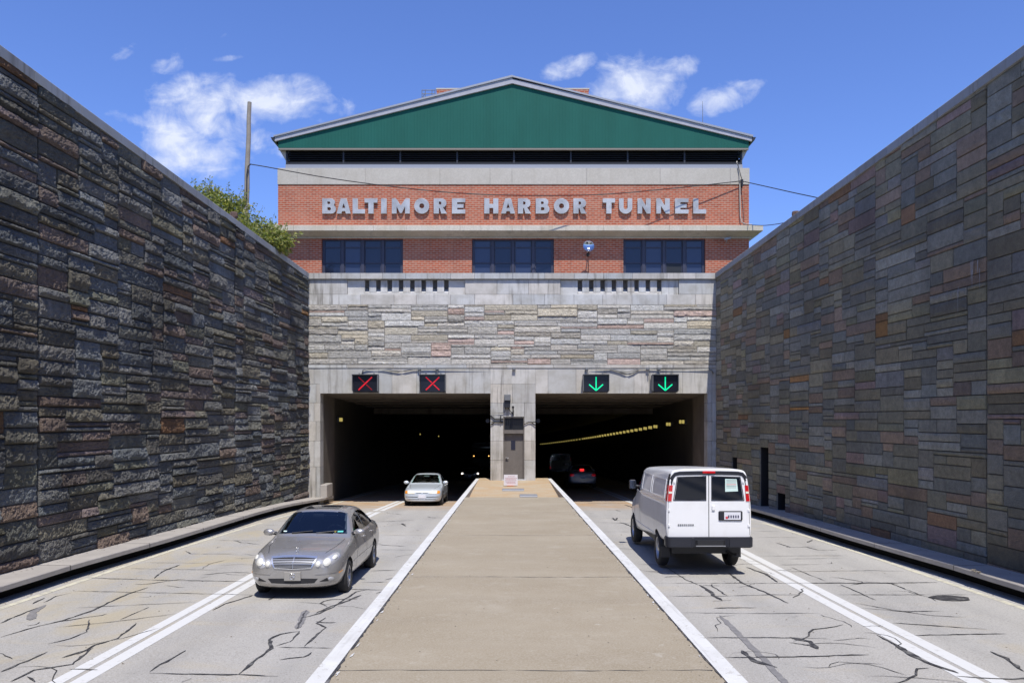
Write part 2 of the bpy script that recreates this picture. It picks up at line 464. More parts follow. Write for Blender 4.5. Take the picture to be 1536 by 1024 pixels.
def interp(tab, x):
    return float(np.interp(x, [a for a, b in tab], [b for a, b in tab]))
ROAD = [(-40, -2.5), (0, -3.12), (10, -3.28), (16, -3.38), (22, -3.46), (28, -3.53), (32, -3.64), (36, -3.80), (40, -3.96), (60, -4.75), (200, -10.4)]
def zr(D): return interp(ROAD, D)
def zm(D): return -1.963 - .0205*D
def xoff(D): return -.00032*max(0.0, D-45)**2
def wx(D): return 10.908 - .048*D        # half distance between the retaining walls
def ztop(D): return 7.40 - .0396*(D-15.8)
LEDGE = [(-40, 9.5), (14, 9.33), (17, 9.33), (21, 9.1), (26, 8.95), (31, 8.85), (34, 8.55), (35.5, 8.38), (37.5, 8.35)]
EDGE = [(-40, 9.2), (14, 9.12), (20.5, 9.05), (23.6, 8.86), (26.2, 8.7), (29.5, 8.5), (36, 8.15), (60, 8.15)]

def hsh(i, j, s):
    n = (i.astype(np.int64)*374761393 + j.astype(np.int64)*668265263 + s*1442695041) & 0xffffffff
    n = ((n ^ (n >> 13))*1274126177) & 0xffffffff
    return ((n ^ (n >> 16)) & 0xffff)/65535.0
def vnoise(x, y, s):
    i = np.floor(x); j = np.floor(y); fx = x-i; fy = y-j
    fx = fx*fx*(3-2*fx); fy = fy*fy*(3-2*fy)
    a = hsh(i, j, s); b = hsh(i+1, j, s); c = hsh(i, j+1, s); d = hsh(i+1, j+1, s)
    return (a*(1-fx)+b*fx)*(1-fy) + (c*(1-fx)+d*fx)*fy
# ------------------------------------------------------------------ ground, road, median, ledges
def strip(mb, xs_fn, ys, zfn, col=(.5, .5, .5)):
    """sheet whose x edges follow functions of the distance"""
    vs = []; fs = []; m = len(xs_fn)
    for y in ys:
        for fx in xs_fn: vs.append((fx(y), y, zfn(y)))
    for i in range(len(ys)-1):
        for j in range(m-1): fs.append((i*m+j, i*m+j+1, (i+1)*m+j+1, (i+1)*m+j))
    mb.add(vs, fs, col)
ys_road = [-40, -20, -10] + [float(v) for v in range(-4, 62, 2)] + [70, 80, 95, 110, 130, 160, 200]

g = MB()
for s in (-1, 1):
    g.box(min(s*13.0, s*900), max(s*13.0, s*900), -900, 1400, 5.2, 5.4)
g.box(-13, 13, 56, 1400, 5.2, 5.4)
ground = tag(g.obj('ground', 'grass'), kind='structure')

rd = MB(); strip(rd, [lambda y: -11.4+xoff(y), lambda y: xoff(y), lambda y: 11.4+xoff(y)], ys_road, zr)
road = tag(rd.obj('road', 'road_concrete', fixn=False), kind='structure')

# medians's two edges in x
def mL(y): return -1.643 - .00125*(y-6.38)
def mR(y): return 1.879 - .00165*(y-6.38)
MED_BREAK = 25.95
md = MB()
ys = [-40, -20, -8] + [float(v) for v in np.arange(-4, 26, 1.5)] + [MED_BREAK]
strip(md, [lambda y: mL(y)+.155, lambda y: mR(y)-.165], ys, lambda y: zm(y)+.0)
# body of the median under the pavement
vs = []; fs = []
for y in ys:
    vs += [(mL(y)+.155, y, zm(y)), (mR(y)-.165, y, zm(y)), (mR(y)-.165, y, zr(y)-.3), (mL(y)+.155, y, zr(y)-.3)]
n = len(ys)
fs.append((4*(n-1), 4*(n-1)+1, 4*(n-1)+2, 4*(n-1)+3))
md.add(vs, fs)
median = tag(md.obj('median_pavement', 'median_concrete', fixn=False), kind='structure')
sl = MB()
sl.add([(mL(26)+.15, 25.9, -2.74), (mR(26)-.16, 25.9, -2.74), (mR(37)-.16, 37.4, -2.70), (mL(37)+.15, 37.4, -2.70)], [(0, 1, 2, 3)])
slab = tag(sl.obj('median_end_slab', 'stained_slab', fixn=False), kind='structure')
# kerbs of the median, painted white on top
for s, fn in ((-1, mL), (1, mR)):
    kb = MB(); w = .155 if s < 0 else .165
    yy = ys + [28, 30, 32, 34, 36, 37.4]
    vs = []; fs = []
    for y in yy:
        e = fn(y); i_ = e - s*w
        zt = zm(y)+.012
        vs += [(i_, y, zr(y)-.3), (i_, y, zt), (e, y, zt), (e, y, zr(y)-.3)]
    for i in range(len(yy)-1):
        for k in range(3): fs.append((4*i+k, 4*i+k+1, 4*i+4+k+1, 4*i+4+k))
    fs.append((4*(len(yy)-1), 4*(len(yy)-1)+1, 4*(len(yy)-1)+2, 4*(len(yy)-1)+3))
    kb.add(vs, fs)
    mats = ['ledge_concrete', 'white_paint']
    o = kb.obj('median_kerb', mats)
    for p in o.data.polygons: p.material_index = 1 if abs(p.normal.z) > .7 else 0
    tag(o, kind='structure')

rnd = random.Random(5)
def ribbon(mb, pts, width, taper=True, zfn=zr, dz=.006, jitter=.35, sub=.12, wob=.012, seed=0):
    """flat irregular seal laid on the pavement; pts are (x, y) on the ground"""
    rr = random.Random(seed)
    P = []
    for a, b in zip(pts[:-1], pts[1:]):
        L = math.hypot(b[0]-a[0], b[1]-a[1]); k = max(1, int(L/sub))
        for i in range(k):
            t = i/k; P.append((a[0]+(b[0]-a[0])*t, a[1]+(b[1]-a[1])*t))
    P.append(pts[-1])
    n = len(P)
    if n < 2: return
    P = [(x+rr.uniform(-wob, wob), y+rr.uniform(-wob, wob)) for x, y in P]
    vs = []
    for i, (x, y) in enumerate(P):
        ax, ay = P[max(0, i-1)]; bx, by = P[min(n-1, i+1)]
        dx, dy = bx-ax, by-ay; L = math.hypot(dx, dy) or 1
        nx, ny = -dy/L, dx/L
        t = i/(n-1); k = min(1, 6*t+.25, 6*(1-t)+.25) if taper else 1
        w = width*.5*k*(1+rr.uniform(-jitter, jitter))
        for s in (-1, 1):
            vs.append((x+s*nx*w, y+s*ny*w, zfn(y+s*ny*w)+dz))
    mb.add(vs, [(2*i, 2*i+1, 2*i+3, 2*i+2) for i in range(n-1)])
def gp(px, py, zfn=zr):
    """point of the sloping pavement seen at a pixel of the photograph"""
    D = 12.0
    for _ in range(30): D = -zfn(D)*F/(py-630.0)
    return (X(px, D), D)

# lane lines
def lane(name, x0f, x1f, y0, y1, mat, label=None):
    m = MB(); yy = [y0] + [float(v) for v in np.arange(math.ceil(y0)+1, y1, 2)] + [y1]
    strip(m, [x0f, x1f], yy, lambda y: zr(y)+.004)
    return tag(m.obj(name, mat, parent=road, fixn=False))
for a, b in ((-5.80, -5.61), (-5.53, -5.32), (5.69, 5.91), (5.99, 6.22)):
    lane('lane_line', lambda y, a=a: a+(.0 if y < 20 else (y-20)*(.012 if a < 0 else -.012)), lambda y, b=b: b+(.0 if y < 20 else (y-20)*(.012 if b < 0 else -.012)), -38, 60, 'road_line')
for s in (-1, 1):
    lane('edge_line', lambda y, s=s: s*(interp(EDGE, y)+.07)+xoff(y), lambda y, s=s: s*(interp(EDGE, y)-.07)+xoff(y), -38, 60, 'edge_line')

# cracks and tar seals traced on the pavement
A7 = lambda l: [(x/3.072, 780+y/3.072) for x, y in l]
A8 = lambda l: [(900+x/2.415, 780+y/2.415) for x, y in l]
A9 = lambda l: [(880+x/12.8, 720+y/12.8) for x, y in l]
A1 = lambda l: [(350+x/4.39, 700+y/4.39) for x, y in l]
thin, mid, thick = .022, .04, .075
cr = [
 (A7([(0,540),(150,495),(290,462),(430,415),(500,380),(590,340),(680,310)]), .035), (A7([(400,265),(700,275),(1150,283)]), .03),
 (A7([(330,326),(760,335),(1180,345)]), .022), (A7([(350,405),(520,395),(900,378)]), .02), (A7([(250,495),(550,465),(820,430)]), .018),
 (A7([(0,700),(120,650),(225,605)]), .035), (A7([(280,635),(400,600),(430,590)]), .04), (A7([(220,570),(330,545),(400,515),(412,460)]), .03),
 (A7([(690,700),(740,665),(860,600)]), .035), (A7([(690,705),(800,708),(1100,712),(1280,720)]), .035),
 (A7([(1100,710),(1170,650),(1250,590),(1240,550),(1290,525),(1380,512)]), .05), (A7([(1380,512),(1340,560),(1270,580)]), .025),
 (A7([(1280,585),(1536,590)]), .02), (A7([(1370,500),(1410,415)]), .03), (A7([(1400,450),(1470,430),(1536,400),(1640,330),(1700,318)]), .04),
 (A7([(1400,580),(1440,545),(1500,495),(1460,475),(1500,450)]), .03), (A7([(980,415),(1040,385),(1170,345)]), .035),
 (A7([(350,620),(440,575),(540,545),(630,475)]), .03), (A7([(50,745),(160,690),(330,665),(420,595)]), .035), (A7([(550,460),(690,400)]), .016),
 (A7([(850,140),(880,155),(1100,155)]), .03), (A7([(990,92),(1200,95)]), .02), (A7([(600,222),(1000,230)]), .02), (A7([(660,195),(980,198)]), .018),
 (A7([(710,268),(750,235),(830,205)]), .035), (A7([(200,380),(260,350),(330,335)]), .02), (A7([(150,385),(205,358)]), .03), (A7([(0,475),(80,440),(170,405)]), .03),
 (A7([(500,272),(560,268)]), .045), (A7([(1235,368),(1270,350)]), .05), (A7([(840,745),(885,730)]), .05), (A7([(0,610),(60,640)]), .02), (A7([(130,720),(160,745)]), .04),
 (A8([(230,165),(310,215),(360,235)]), .03), (A8([(360,235),(405,262),(410,272),(440,290)]), .085), (A8([(465,190),(510,225),(600,262),(680,300)]), .05),
 (A8([(530,170),(600,195),(645,225)]), .05), (A8([(200,228),(740,228),(1000,228)]), .022), (A8([(740,227),(1000,228),(1220,225)]), .05), (A8([(240,275),(430,275),(620,270),(740,270)]), .025),
 (A8([(850,270),(1000,270),(1160,270),(1360,270)]), .025), (A8([(300,335),(560,338),(800,337)]), .022), (A8([(385,425),(600,425),(825,428)]), .026),
 (A8([(690,425),(760,440),(790,467)]), .09), (A8([(455,497),(700,495),(975,487)]), .035), (A8([(515,472),(560,510),(640,533)]), .08),
 (A8([(1000,415),(1080,455)]), .03), (A8([(1065,448),(1110,475),(1180,515),(1300,555)]), .085), (A8([(925,300),(1060,325),(1200,345),(1330,352)]), .03),
 (A8([(1065,372),(1250,385),(1400,395)]), .03), (A8([(1140,417),(1370,413),(1470,412)]), .035), (A8([(870,232),(1000,290)]), .02), (A8([(690,170),(815,220)]), .02),
 (A8([(1050,228),(1160,270)]), .025), (A8([(1410,475),(1470,500),(1536,548)]), .05), (A8([(640,82),(690,98),(780,96)]), .035), (A8([(750,80),(770,72)]), .06),
 (A8([(750,98),(790,108),(860,108)]), .03), (A8([(560,130),(900,128)]), .02), (A8([(680,140),(880,138)]), .02), (A8([(650,162),(800,160)]), .025),
 (A8([(660,187),(980,182),(1100,185)]), .02), (A8([(410,318),(570,317)]), .045), (A8([(560,40),(660,40)]), .02), (A8([(570,62),(720,62)]), .02), (A8([(140,160),(220,162)]), .03),
 (A8([(160,185),(470,185)]), .02), (A8([(940,318),(1100,330),(1240,330)]), .025),
 (A9([(0,440),(400,442),(760,440)]), .05), (A9([(730,470),(850,510),(930,560)]), .07), (A9([(360,570),(560,575),(660,595)]), .04), (A9([(500,720),(550,770),(590,720)]), .08),
 (A9([(190,810),(860,825)]), .035), (A9([(640,810),(750,840),(860,890)]), .06), (A9([(0,600),(300,602)]), .02), (A9([(300,990),(860,990)]), .02),
 (A1([(960,360),(1100,355),(1200,350)]), .035), (A1([(1110,372),(1135,390)]), .08), (A1([(1000,300),(1110,315)]), .03), (A1([(960,450),(1290,452)]), .02),
 (A1([(960,590),(990,590)]), .04), (A1([(960,545),(1200,548)]), .02), (A1([(850,762),(1010,757)]), .03), (A1([(900,686),(1090,678)]), .03),
 (A1([(540,965),(640,920),(760,880),(840,845)]), .05), (A1([(200,385),(330,382)]), .02), (A1([(0,485),(200,487)]), .02), (A1([(940,835),(990,815)]), .03),
]
cm = MB()
for i, (l, w) in enumerate(cr):
    pts = [gp(*p) for p in l]
    ribbon(cm, pts, w*.95, seed=i, dz=.009, jitter=.55)
# random fine cracking over the rest of the slabs
rr = random.Random(77)
for i in range(135):
    s = rr.choice((-1, 1)); x = s*rr.uniform(2.2, 8.6); y = rr.uniform(6, 30)
    ang = rr.uniform(0, PI) if rr.random() < .35 else rr.gauss(0, .18)
    L = rr.uniform(.3, 1.7); pts = [(x, y)]
    for k in range(7):
        ang += rr.gauss(0, .38); x += math.cos(ang)*L/7; y += math.sin(ang)*L/7; pts.append((x, y))
    if min(abs(p[0]) for p in pts) < 2.0 or max(abs(p[0]) for p in pts) > 8.4: continue
    ribbon(cm, pts, rr.choice((.012, .016, .03)), seed=1000+i, dz=.0075)
tag(cm.obj('pavement_cracks', 'tar', parent=road, fixn=False))
cf = MB()
ribbon(cf, [gp(*p) for p in A8([(435,345),(520,430),(600,510),(670,589),(700,640)])], .10, seed=9, dz=.0065, jitter=.15)
for i, l in enumerate([A7([(1370,500),(1400,440),(1410,415)]), A7([(140,460),(155,420),(210,390)]), A1([(440,700),(480,690)])]):
    ribbon(cf, [gp(*p) for p in l], .13, seed=60+i, dz=.0065)
cx, cy = gp(1425, 897)
vs = [(cx, cy, zr(cy)+.011)] + [(cx+.36*math.cos(t)*(1+.1*math.sin(5*t)), cy+.26*math.sin(t), zr(cy+.26*math.sin(t))+.011) for t in np.linspace(0, 2*PI, 24, endpoint=False)]
cm2 = MB(); cm2.add(vs, [(0, i+1, (i+1) % 24+1) for i in range(24)])
tag(cm2.obj('oil_patch', 'tar', parent=road, fixn=False))
tag(cf.obj('faded_seal', 'tar_faded', parent=road, fixn=False))
# joints of the median and the ragged seam beside the kerb paint
mj = MB()
for i, y in enumerate([3.6, 6.72, 11.2, 15.9, 20.7]):
    ribbon(mj, [(mL(y)+.18, y), (-.3, y+.02), (.4, y-.015), (mR(y)-.19, y+.01)], .009, zfn=zm, dz=.003, seed=200+i, taper=False, jitter=.95)
tag(mj.obj('pavement_joint', 'tar', parent=median, fixn=False))
ms = MB()
for s, fn, w in ((-1, mL, .155), (1, mR, .165)):
    rr = random.Random(31+s); y = 3.0
    while y < 25:
        L = rr.uniform(.15, .9); k = rr.uniform(.008, .034)
        ribbon(ms, [(fn(y)-s*(w+.008), y), (fn(y+L)-s*(w+.008), y+L)], k, zfn=zm, dz=.005, seed=int(y*100), sub=.06, wob=.006, jitter=.6)
        y += L*rr.uniform(.8, 1.15)
tag(ms.obj('ragged_seam', 'tar', parent=median, fixn=False))
mp = MB(); rr = random.Random(8)
for k in range(70):
    s = rr.choice((-1, 1)); y = rr.uniform(5, 25); fn, w = (mL, .155) if s < 0 else (mR, .165)
    x = fn(y)-s*(w+.03+abs(rr.gauss(0, .02))); a = rr.uniform(.004, .014); b_ = rr.uniform(.02, .09)
    mp.add([(x-a, y-b_, zm(y-b_)+.007), (x+a, y-b_*.4, zm(y-b_*.4)+.007), (x+a*.7, y+b_, zm(y+b_)+.007), (x-a*.6, y+b_*.3, zm(y+b_*.3)+.007)], [(0, 1, 2, 3)])
tag(mp.obj('paint_splash', 'white_paint', parent=median, fixn=False))

# raised safety ledges at the foot of the walls
for s in (-1, 1):
    lb = MB(); yy = [-40, -12, 0, 8] + [float(v) for v in np.arange(11, 37, 1.5)] + [37.4]
    vs = []; fs = []
    for y in yy:
        e = interp(LEDGE, y); z = zr(y)+.33
        vs += [(s*(wx(y)+.3), y, z), (s*(e+.012), y, z), (s*e, y, z-.015), (s*e, y, z-.105), (s*(e+.32), y, z-.11), (s*(e+.34), y, z-.34)]
    for i in range(len(yy)-1):
        for k in range(5): fs.append((6*i+k, 6*i+k+1, 6*i+6+k+1, 6*i+6+k))
    fs.append(tuple(6*(len(yy)-1)+k for k in range(6)))
    lb.add(vs, fs)
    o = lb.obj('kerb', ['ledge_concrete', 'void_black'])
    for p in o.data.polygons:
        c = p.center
        if abs(c.x) > interp(LEDGE, c.y)+.05 and c.z < zr(c.y)+.27: p.material_index = 1  # recess under the slab edge coloured black to stand for its shade
    tag(o, kind='structure')
    # slab joints of the ledge, and debris
    lj = MB(); yy2 = [10.7, 13.7, 16.9, 20.2, 23.4, 26.6, 29.8, 33]
    for y in yy2:
        e = interp(LEDGE, y); z = zr(y)+.33
        lj.box(min(s*(e-.004), s*(wx(y)-.05)), max(s*(e-.004), s*(wx(y)-.05)), y-.008, y+.008, z-.10, z+.003)
    tag(lj.obj('slab_joint', 'tar', parent=o))

# grit, leaves and scraps gathered along the gutters and the median kerbs
rr = random.Random(99); lt = MB()
def scrap(x, y, z, s):
    a = rr.uniform(0, PI); c, q = math.cos(a)*s, math.sin(a)*s; h = s*rr.uniform(.2, .6)
    pts = [(x-c, y-q*.6, z), (x+q*.7, y-c*.5, z), (x+c, y+q*.6, z), (x-q*.6, y+c*.6, z), (x+rr.uniform(-.3, .3)*s, y, z+h)]
    lt.add(pts, [(0, 1, 4), (1, 2, 4), (2, 3, 4), (3, 0, 4)])
for k in range(900):
    s = rr.choice((-1, 1)); y = rr.uniform(8, 36)
    if rr.random() < .55: x = s*(interp(LEDGE, y)-abs(rr.gauss(0, .06))+.03); z = zr(y)+.003
    elif rr.random() < .6: x = s*(wx(y)-.10-abs(rr.gauss(0, .10))); z = zr(y)+.333
    else: x = s*rr.uniform(2.0, 8.8); z = zr(y)+.003
    scrap(x, y, z, rr.uniform(.008, .03))
for k in range(260):
    y = rr.uniform(5, 25); s = rr.choice((-1, 1)); x = (mL(y)+.2+abs(rr.gauss(0, .08))) if s < 0 else (mR(y)-.2-abs(rr.gauss(0, .08)))
    if rr.random() < .3: x = rr.uniform(mL(y)+.2, mR(y)-.2)
    scrap(x, y, zm(y)+.002, rr.uniform(.004, .014))
for k in range(26): scrap(-(-1)*(9.30+rr.uniform(-.03, .12)), 16.1+rr.gauss(0, .08), zr(16)+.335+rr.uniform(0, .02), rr.uniform(.02, .06))
tag(lt.obj('gutter_debris', 'litter'), 'scattered grit and leaf scraps along the gutters and kerbs', 'debris', kind='stuff')

# ------------------------------------------------------------------ random ashlar
PALSCALE = .80
PAL = [((.195, .20, .215), 10), ((.235, .235, .245), 8), ((.165, .165, .17), 6), ((.225, .21, .18), 7), ((.19, .175, .15), 6),
       ((.245, .185, .165), 3.0), ((.22, .165, .15), 2), ((.30, .16, .07), .25), ((.22, .21, .165), 2)]
PALR = [((c[0]*1.30, c[1]*1.27, c[2]*1.02), w*(1.3 if c[0] > c[2]*1.3 else 1)) for c, w in PAL]
PALR += [((.30, .17, .085), .45), ((.30, .215, .19), 1.8), ((.28, .27, .25), 3)]
PAL = [((c[0]*1.0, c[1]*1.01, c[2]*.93), w) for c, w in PAL]+[((.28, .15, .07), .25), ((.25, .19, .17), 1.0)]
PALF = [((.545, .53, .49), 10), ((.50, .49, .46), 7), ((.47, .45, .41), 3), ((.53, .48, .38), 5), ((.50, .465, .40), 6), ((.56, .535, .48), 4),
        ((.54, .41, .35), 2.6), ((.50, .40, .35), 1.4), ((.48, .29, .13), .3)]
def ashlar(u0, u1, v0, v1, cw, ch, seed, wmin, wmax, hw, blocked=()):
    rr = random.Random(seed)
    nu, nv = int(round((u1-u0)/cw)), int(round((v1-v0)/ch))
    cw, ch = (u1-u0)/nu, (v1-v0)/nv
    occ = [[False]*nu for _ in range(nv)]
    for (a, b, c, d) in blocked:
        for j in range(nv):
            for i in range(nu):
                x, y = u0+(i+.5)*cw, v0+(j+.5)*ch
                if a < x < b and c < y < d: occ[j][i] = True
    out = []
    hs = [h for h, w in hw]; ws = [w for h, w in hw]
    for j in range(nv):
        i = 0
        while i < nu:
            if occ[j][i]: i += 1; continue
            k = i
            while k < nu and not occ[j][k]: k += 1
            run = k-i
            h = rr.choices(hs, ws)[0]
            w = rr.randint(wmin, wmax)
            if h >= 4: w = max(wmin, int(w*.9))
            if run-w < wmin: w = run if run <= wmax+1 else run//2
            w = max(1, min(w, run)); h = min(h, nv-j)
            for b in range(j, j+h):
                if any(occ[b][i:i+w]): h = b-j; break
            h = max(1, h)
            for b in range(j, j+h):
                for a in range(i, i+w): occ[b][a] = True
            out.append((u0+i*cw, u0+(i+w)*cw, v0+j*ch, v0+(j+h)*ch))
            i += w
    return out
def stones(mb, rects, P, res, relief, t0, t1, pal, seed, top=None, bot=None, gap=.007, calm=.25, tilt=.5, freq=1.0, edge=.045, bulge=0.0, grit=.004):
    rr = random.Random(seed); cols = [c for c, w in pal]; ws = [w for c, w in pal]
    for q, (a, b, c, d) in enumerate(rects):
        a += gap; b -= gap; c += gap; d -= gap
        if top is not None:
            tm = max(top(a), top(b))
            if c >= tm-.02: continue
        if bot is not None and d <= min(bot(a), bot(b)): continue
        if b-a < .02 or d-c < .02: continue
        nu = max(3, int((b-a)/res)+2); nv = max(3, int((d-c)/res)+2)
        us = np.concatenate([[a], np.linspace(a+.006, b-.006, nu), [b]]); vs_ = np.concatenate([[c], np.linspace(c+.006, d-.006, nv), [d]])
        Ug, Vg = np.meshgrid(us, vs_)
        e = np.minimum(np.minimum(Ug-a, b-Ug), np.minimum(Vg-c, d-Vg))
        k = np.clip(e/edge, 0, 1); prof = .35+.65*k*(2-k)
        s1 = seed*131+q*17
        quiet = rr.random() < calm
        amp = relief*(.25 if quiet else rr.uniform(.6, 1.3))
        fu, fv = 3.2*freq, 5.5*freq
        N = (vnoise(Ug*fu, Vg*fv, s1)-.5)*.55 + (vnoise(Ug*fu*2.7, Vg*fv*2.3, s1+1)-.5)*.42 + (vnoise(Ug*fu*6, Vg*fv*5, s1+2)-.5)*.30
        # chiselled ledges: quantised steps
        st = vnoise(Ug*fu*1.2+5, Vg*fv*.9, s1+3)
        N += (np.floor(st*4)/4-.4)*.5
        t = rr.uniform(t0, t1)*(.5 if quiet else 1)
        tl = rr.uniform(-.2, 1)*tilt*amp
        dd = t*prof + amp*N*(.35+.65*k) + tl*((Vg-c)/max(d-c, .05)-.5)*1.6*np.minimum(1, k+.3)
        if bulge:     # split face: leans out downward, then breaks off in a ragged undercut
            tt_ = (Vg-c)/max(d-c, .05)
            br = (rr.uniform(.04, .16) if rr.random() < .62 else rr.uniform(.2, .55))+(vnoise(Ug*5, Ug*0+q, s1+7)-.5)*.45+(vnoise(Ug*17, Ug*0+q, s1+8)-.5)*.25
            up = np.clip((1-tt_)/np.maximum(1-br, .1), 0, 1); dn = np.clip(tt_/np.maximum(br, .05), 0, 1)
            A_ = bulge*rr.uniform(.15, 1.0)*(.2 if quiet else 1)*min(1, (d-c)/.25+.3)
            dd = dd + A_*np.where(tt_ > br, up**.9, dn**1.6)*np.clip(e/.02, 0, 1)
        dd = dd + grit*((vnoise(Ug*19, Vg*24, s1+11)-.5)+(vnoise(Ug*38, Vg*44, s1+12)-.5)*.7)*np.clip(e/.015, 0, 1)
        dd = np.maximum(dd, -.01)
        dd[0, :] = -.045; dd[-1, :] = -.045; dd[:, 0] = -.045; dd[:, -1] = -.045
        if top is not None:
            tt = np.vectorize(top)(Ug); Vg = np.minimum(Vg, tt)
        if bot is not None:
            tt = np.vectorize(bot)(Ug); Vg = np.maximum(Vg, tt)
        pts = P(Ug.ravel(), Vg.ravel(), dd.ravel())
        col = rr.choices(cols, ws)[0]; f = rr.uniform(.74, 1.22); w_ = rr.uniform(-.012, .012)
        col = (col[0]*f+w_, col[1]*f, col[2]*f-w_)
        o = len(mb.v); m = Ug.shape[1]; r_ = Ug.shape[0]
        mb.v.extend(map(tuple, np.stack(pts, 1).tolist())); mb.c.extend([col]*(m*r_))
        idx = np.arange(m*r_).reshape(r_, m)+o
        A = idx[:-1, :-1].ravel(); B = idx[:-1, 1:].ravel(); C_ = idx[1:, 1:].ravel(); E_ = idx[1:, :-1].ravel()
        fl = np.stack([A, B, C_, E_], 1).tolist()
        mb.f.extend(map(tuple, fl)); mb.mi.extend([0]*len(fl))

joints = [-30, -14.8, -4.2, 6.4, 17.0, 27.6, 36.0]
def wall(side):
    s = -1 if side == 'left' else 1
    root = thing('retaining_wall', (s*wx(12), 12, -3.0),
                 'dark rock-faced granite retaining wall with deep sunlit relief on the side of the silver cars' if s < 0 else
                 'flatter shaded granite retaining wall with narrow doorways on the side of the white van', 'wall', 'retaining walls along the tunnel approach')
    P = lambda u, v, d: (s*(wx(u)-d), u, v)
    niches = [] if s < 0 else [(29.55, 30.45, -3.3, -.98), (33.05, 33.8, -3.5, -1.55), (28.0, 28.75, -3.3, -2.55)]
    top = lambda u: ztop(u)-.235
    bot = lambda u: zr(u)+.30
    mb = MB()
    for k in range(len(joints)-1):
        a, b = joints[k]+.012, joints[k+1]-.012
        far = b < 7
        if s < 0:
            rects = ashlar(a, b, -3.96, 9.24, .13, .112, 11+k, 5, 17, [(1, 1.8), (2, 4.5), (3, 4.0), (4, .9)])
            stones(mb, rects, P, .25 if far else .034, .040, .012, .05, PAL, 100+k, top, bot, calm=.14, tilt=.3, edge=.022, bulge=.078, gap=.008, grit=.032)
        else:
            rects = ashlar(a, b, -3.96, 9.24, .13, .105, 51+k, 4, 14, [(1, 1.0), (2, 4), (3, 4), (4, 1.6)], niches)
            stones(mb, rects, P, .25 if far else (.085 if not far else .25), .022, .010, .038, PALR, 300+k, top, bot, calm=.6, tilt=.4)
    mb.obj('stonework', 'rough_granite' if s < 0 else 'split_granite', root, fixn=False)
    # core of the wall with openings for the doorways
    core = MB(); lining = MB()
    def q(u0, u1, zf0, zf1, d=-.03):
        core.add([P(u0, zf0(u0), d), P(u1, zf0(u1), d), P(u1, zf1(u1), d), P(u0, zf1(u0), d)], [(0, 1, 2, 3)])
    us = sorted(set([-30.0, 36.0] + [u for n_ in niches for u in n_[:2]]))
    lo = lambda u: -4.4
    hi = lambda u: ztop(u)-.2
    for u0, u1 in zip(us[:-1], us[1:]):
        hit = [n_ for n_ in niches if n_[0] <= u0+1e-6 and n_[1] >= u1-1e-6]
        if hit:
            n_ = hit[0]; q(u0, u1, lambda u: n_[3], hi); q(u0, u1, lo, lambda u: n_[2])
            dp = -.75; main_core = core; core = lining
            for (p, r2) in (((u0, u0), None), ((u1, u1), None)):
                u = p[0]; core.add([P(u, n_[2], -.03), P(u, n_[3], -.03), P(u, n_[3], dp), P(u, n_[2], dp)], [(0, 1, 2, 3)])
            core.add([P(u0, n_[3], -.03), P(u1, n_[3], -.03), P(u1, n_[3], dp), P(u0, n_[3], dp)], [(0, 1, 2, 3)])
            core.add([P(u0, n_[2], dp), P(u1, n_[2], dp), P(u1, n_[3], dp), P(u0, n_[3], dp)], [(0, 1, 2, 3)])
            core = main_core
        else: q(u0, u1, lo, hi)
    core.add([P(-30, -4.4, -1.0), P(36, -4.4, -1.0), P(36, hi(36), -1.0), P(-30, hi(-30), -1.0)], [(0, 1, 2, 3)])
    core.add([P(-30, hi(-30), -.03), P(36, hi(36), -.03), P(36, hi(36), -1.0), P(-30, hi(-30), -1.0)], [(0, 1, 2, 3)])
    core.obj('mortar', 'mortar', root, fixn=False)
    if niches: lining.obj('doorway_shade_lining', 'black_metal', root, fixn=False)  # doorway sides and back coloured black, shade of the recess put into the colour
    # doors recessed in the doorways
    for n_ in niches:
        dm = MB(); u0, u1 = n_[0]+.06, n_[1]-.06
        dm.add([P(u0, n_[2]+.25, -.6), P(u1, n_[2]+.25, -.6), P(u1, n_[3]-.08, -.6), P(u0, n_[3]-.08, -.6), P(u0, n_[2]+.25, -.66), P(u1, n_[2]+.25, -.66), P(u1, n_[3]-.08, -.66), P(u0, n_[3]-.08, -.66)],
               [(0, 1, 2, 3), (4, 5, 6, 7), (0, 1, 5, 4), (1, 2, 6, 5), (2, 3, 7, 6), (3, 0, 4, 7)])
        dm.obj('recessed_door', 'black_metal', root)
    # coping: dressed blocks laid on the slope
    cp = MB(); rr = random.Random(4 if s < 0 else 5); u = -30.0
    while u < 35.98:
        L = min(rr.choice((1.5, 1.7, 1.9)), 36-u)
        if 36-(u+L) < .5: L = 36-u
        u0, u1 = u+.006, u+L-.006
        f = rr.uniform(.85, 1.1); col = (.30*f, .31*f, .32*f)
        vs = []
        for uu in (u0, u1):
            z1 = ztop(uu); z0 = z1-.235
            for d, z in ((.07, z0), (.07, z1-.02), (.05, z1), (-1.05, z1), (-1.05, z0)): vs.append(P(uu, z, d))
        cp.add(vs, [(0, 1, 6, 5), (1, 2, 7, 6), (2, 3, 8, 7), (3, 4, 9, 8), (4, 0, 5, 9), (0, 1, 2, 3, 4), (5, 6, 7, 8, 9)], col)
        u += L
    cp.obj('coping', 'dressed_granite', root)
    return root
wallL = wall('left'); wallR = wall('right')
# lime streaks on the shaded wall
lm = MB(); rr = random.Random(3)
for (D0, z0, n_) in ((18.1, 3.0, 4), (17.3, 3.4, 5)):
    for k in range(n_):
        u = D0+rr.uniform(-.35, .35); z = z0+rr.uniform(-.15, .1); L = rr.uniform(.1, .5); w = rr.uniform(.006, .02)
        x = wx(u)-.055
        lm.add([(x, u-w, z), (x, u+w, z), (x, u+w*.4, z-L), (x, u-w*.4, z-L)], [(0, 1, 2, 3)])
lm.obj('lime_streak', 'lime', wallR, fixn=False)

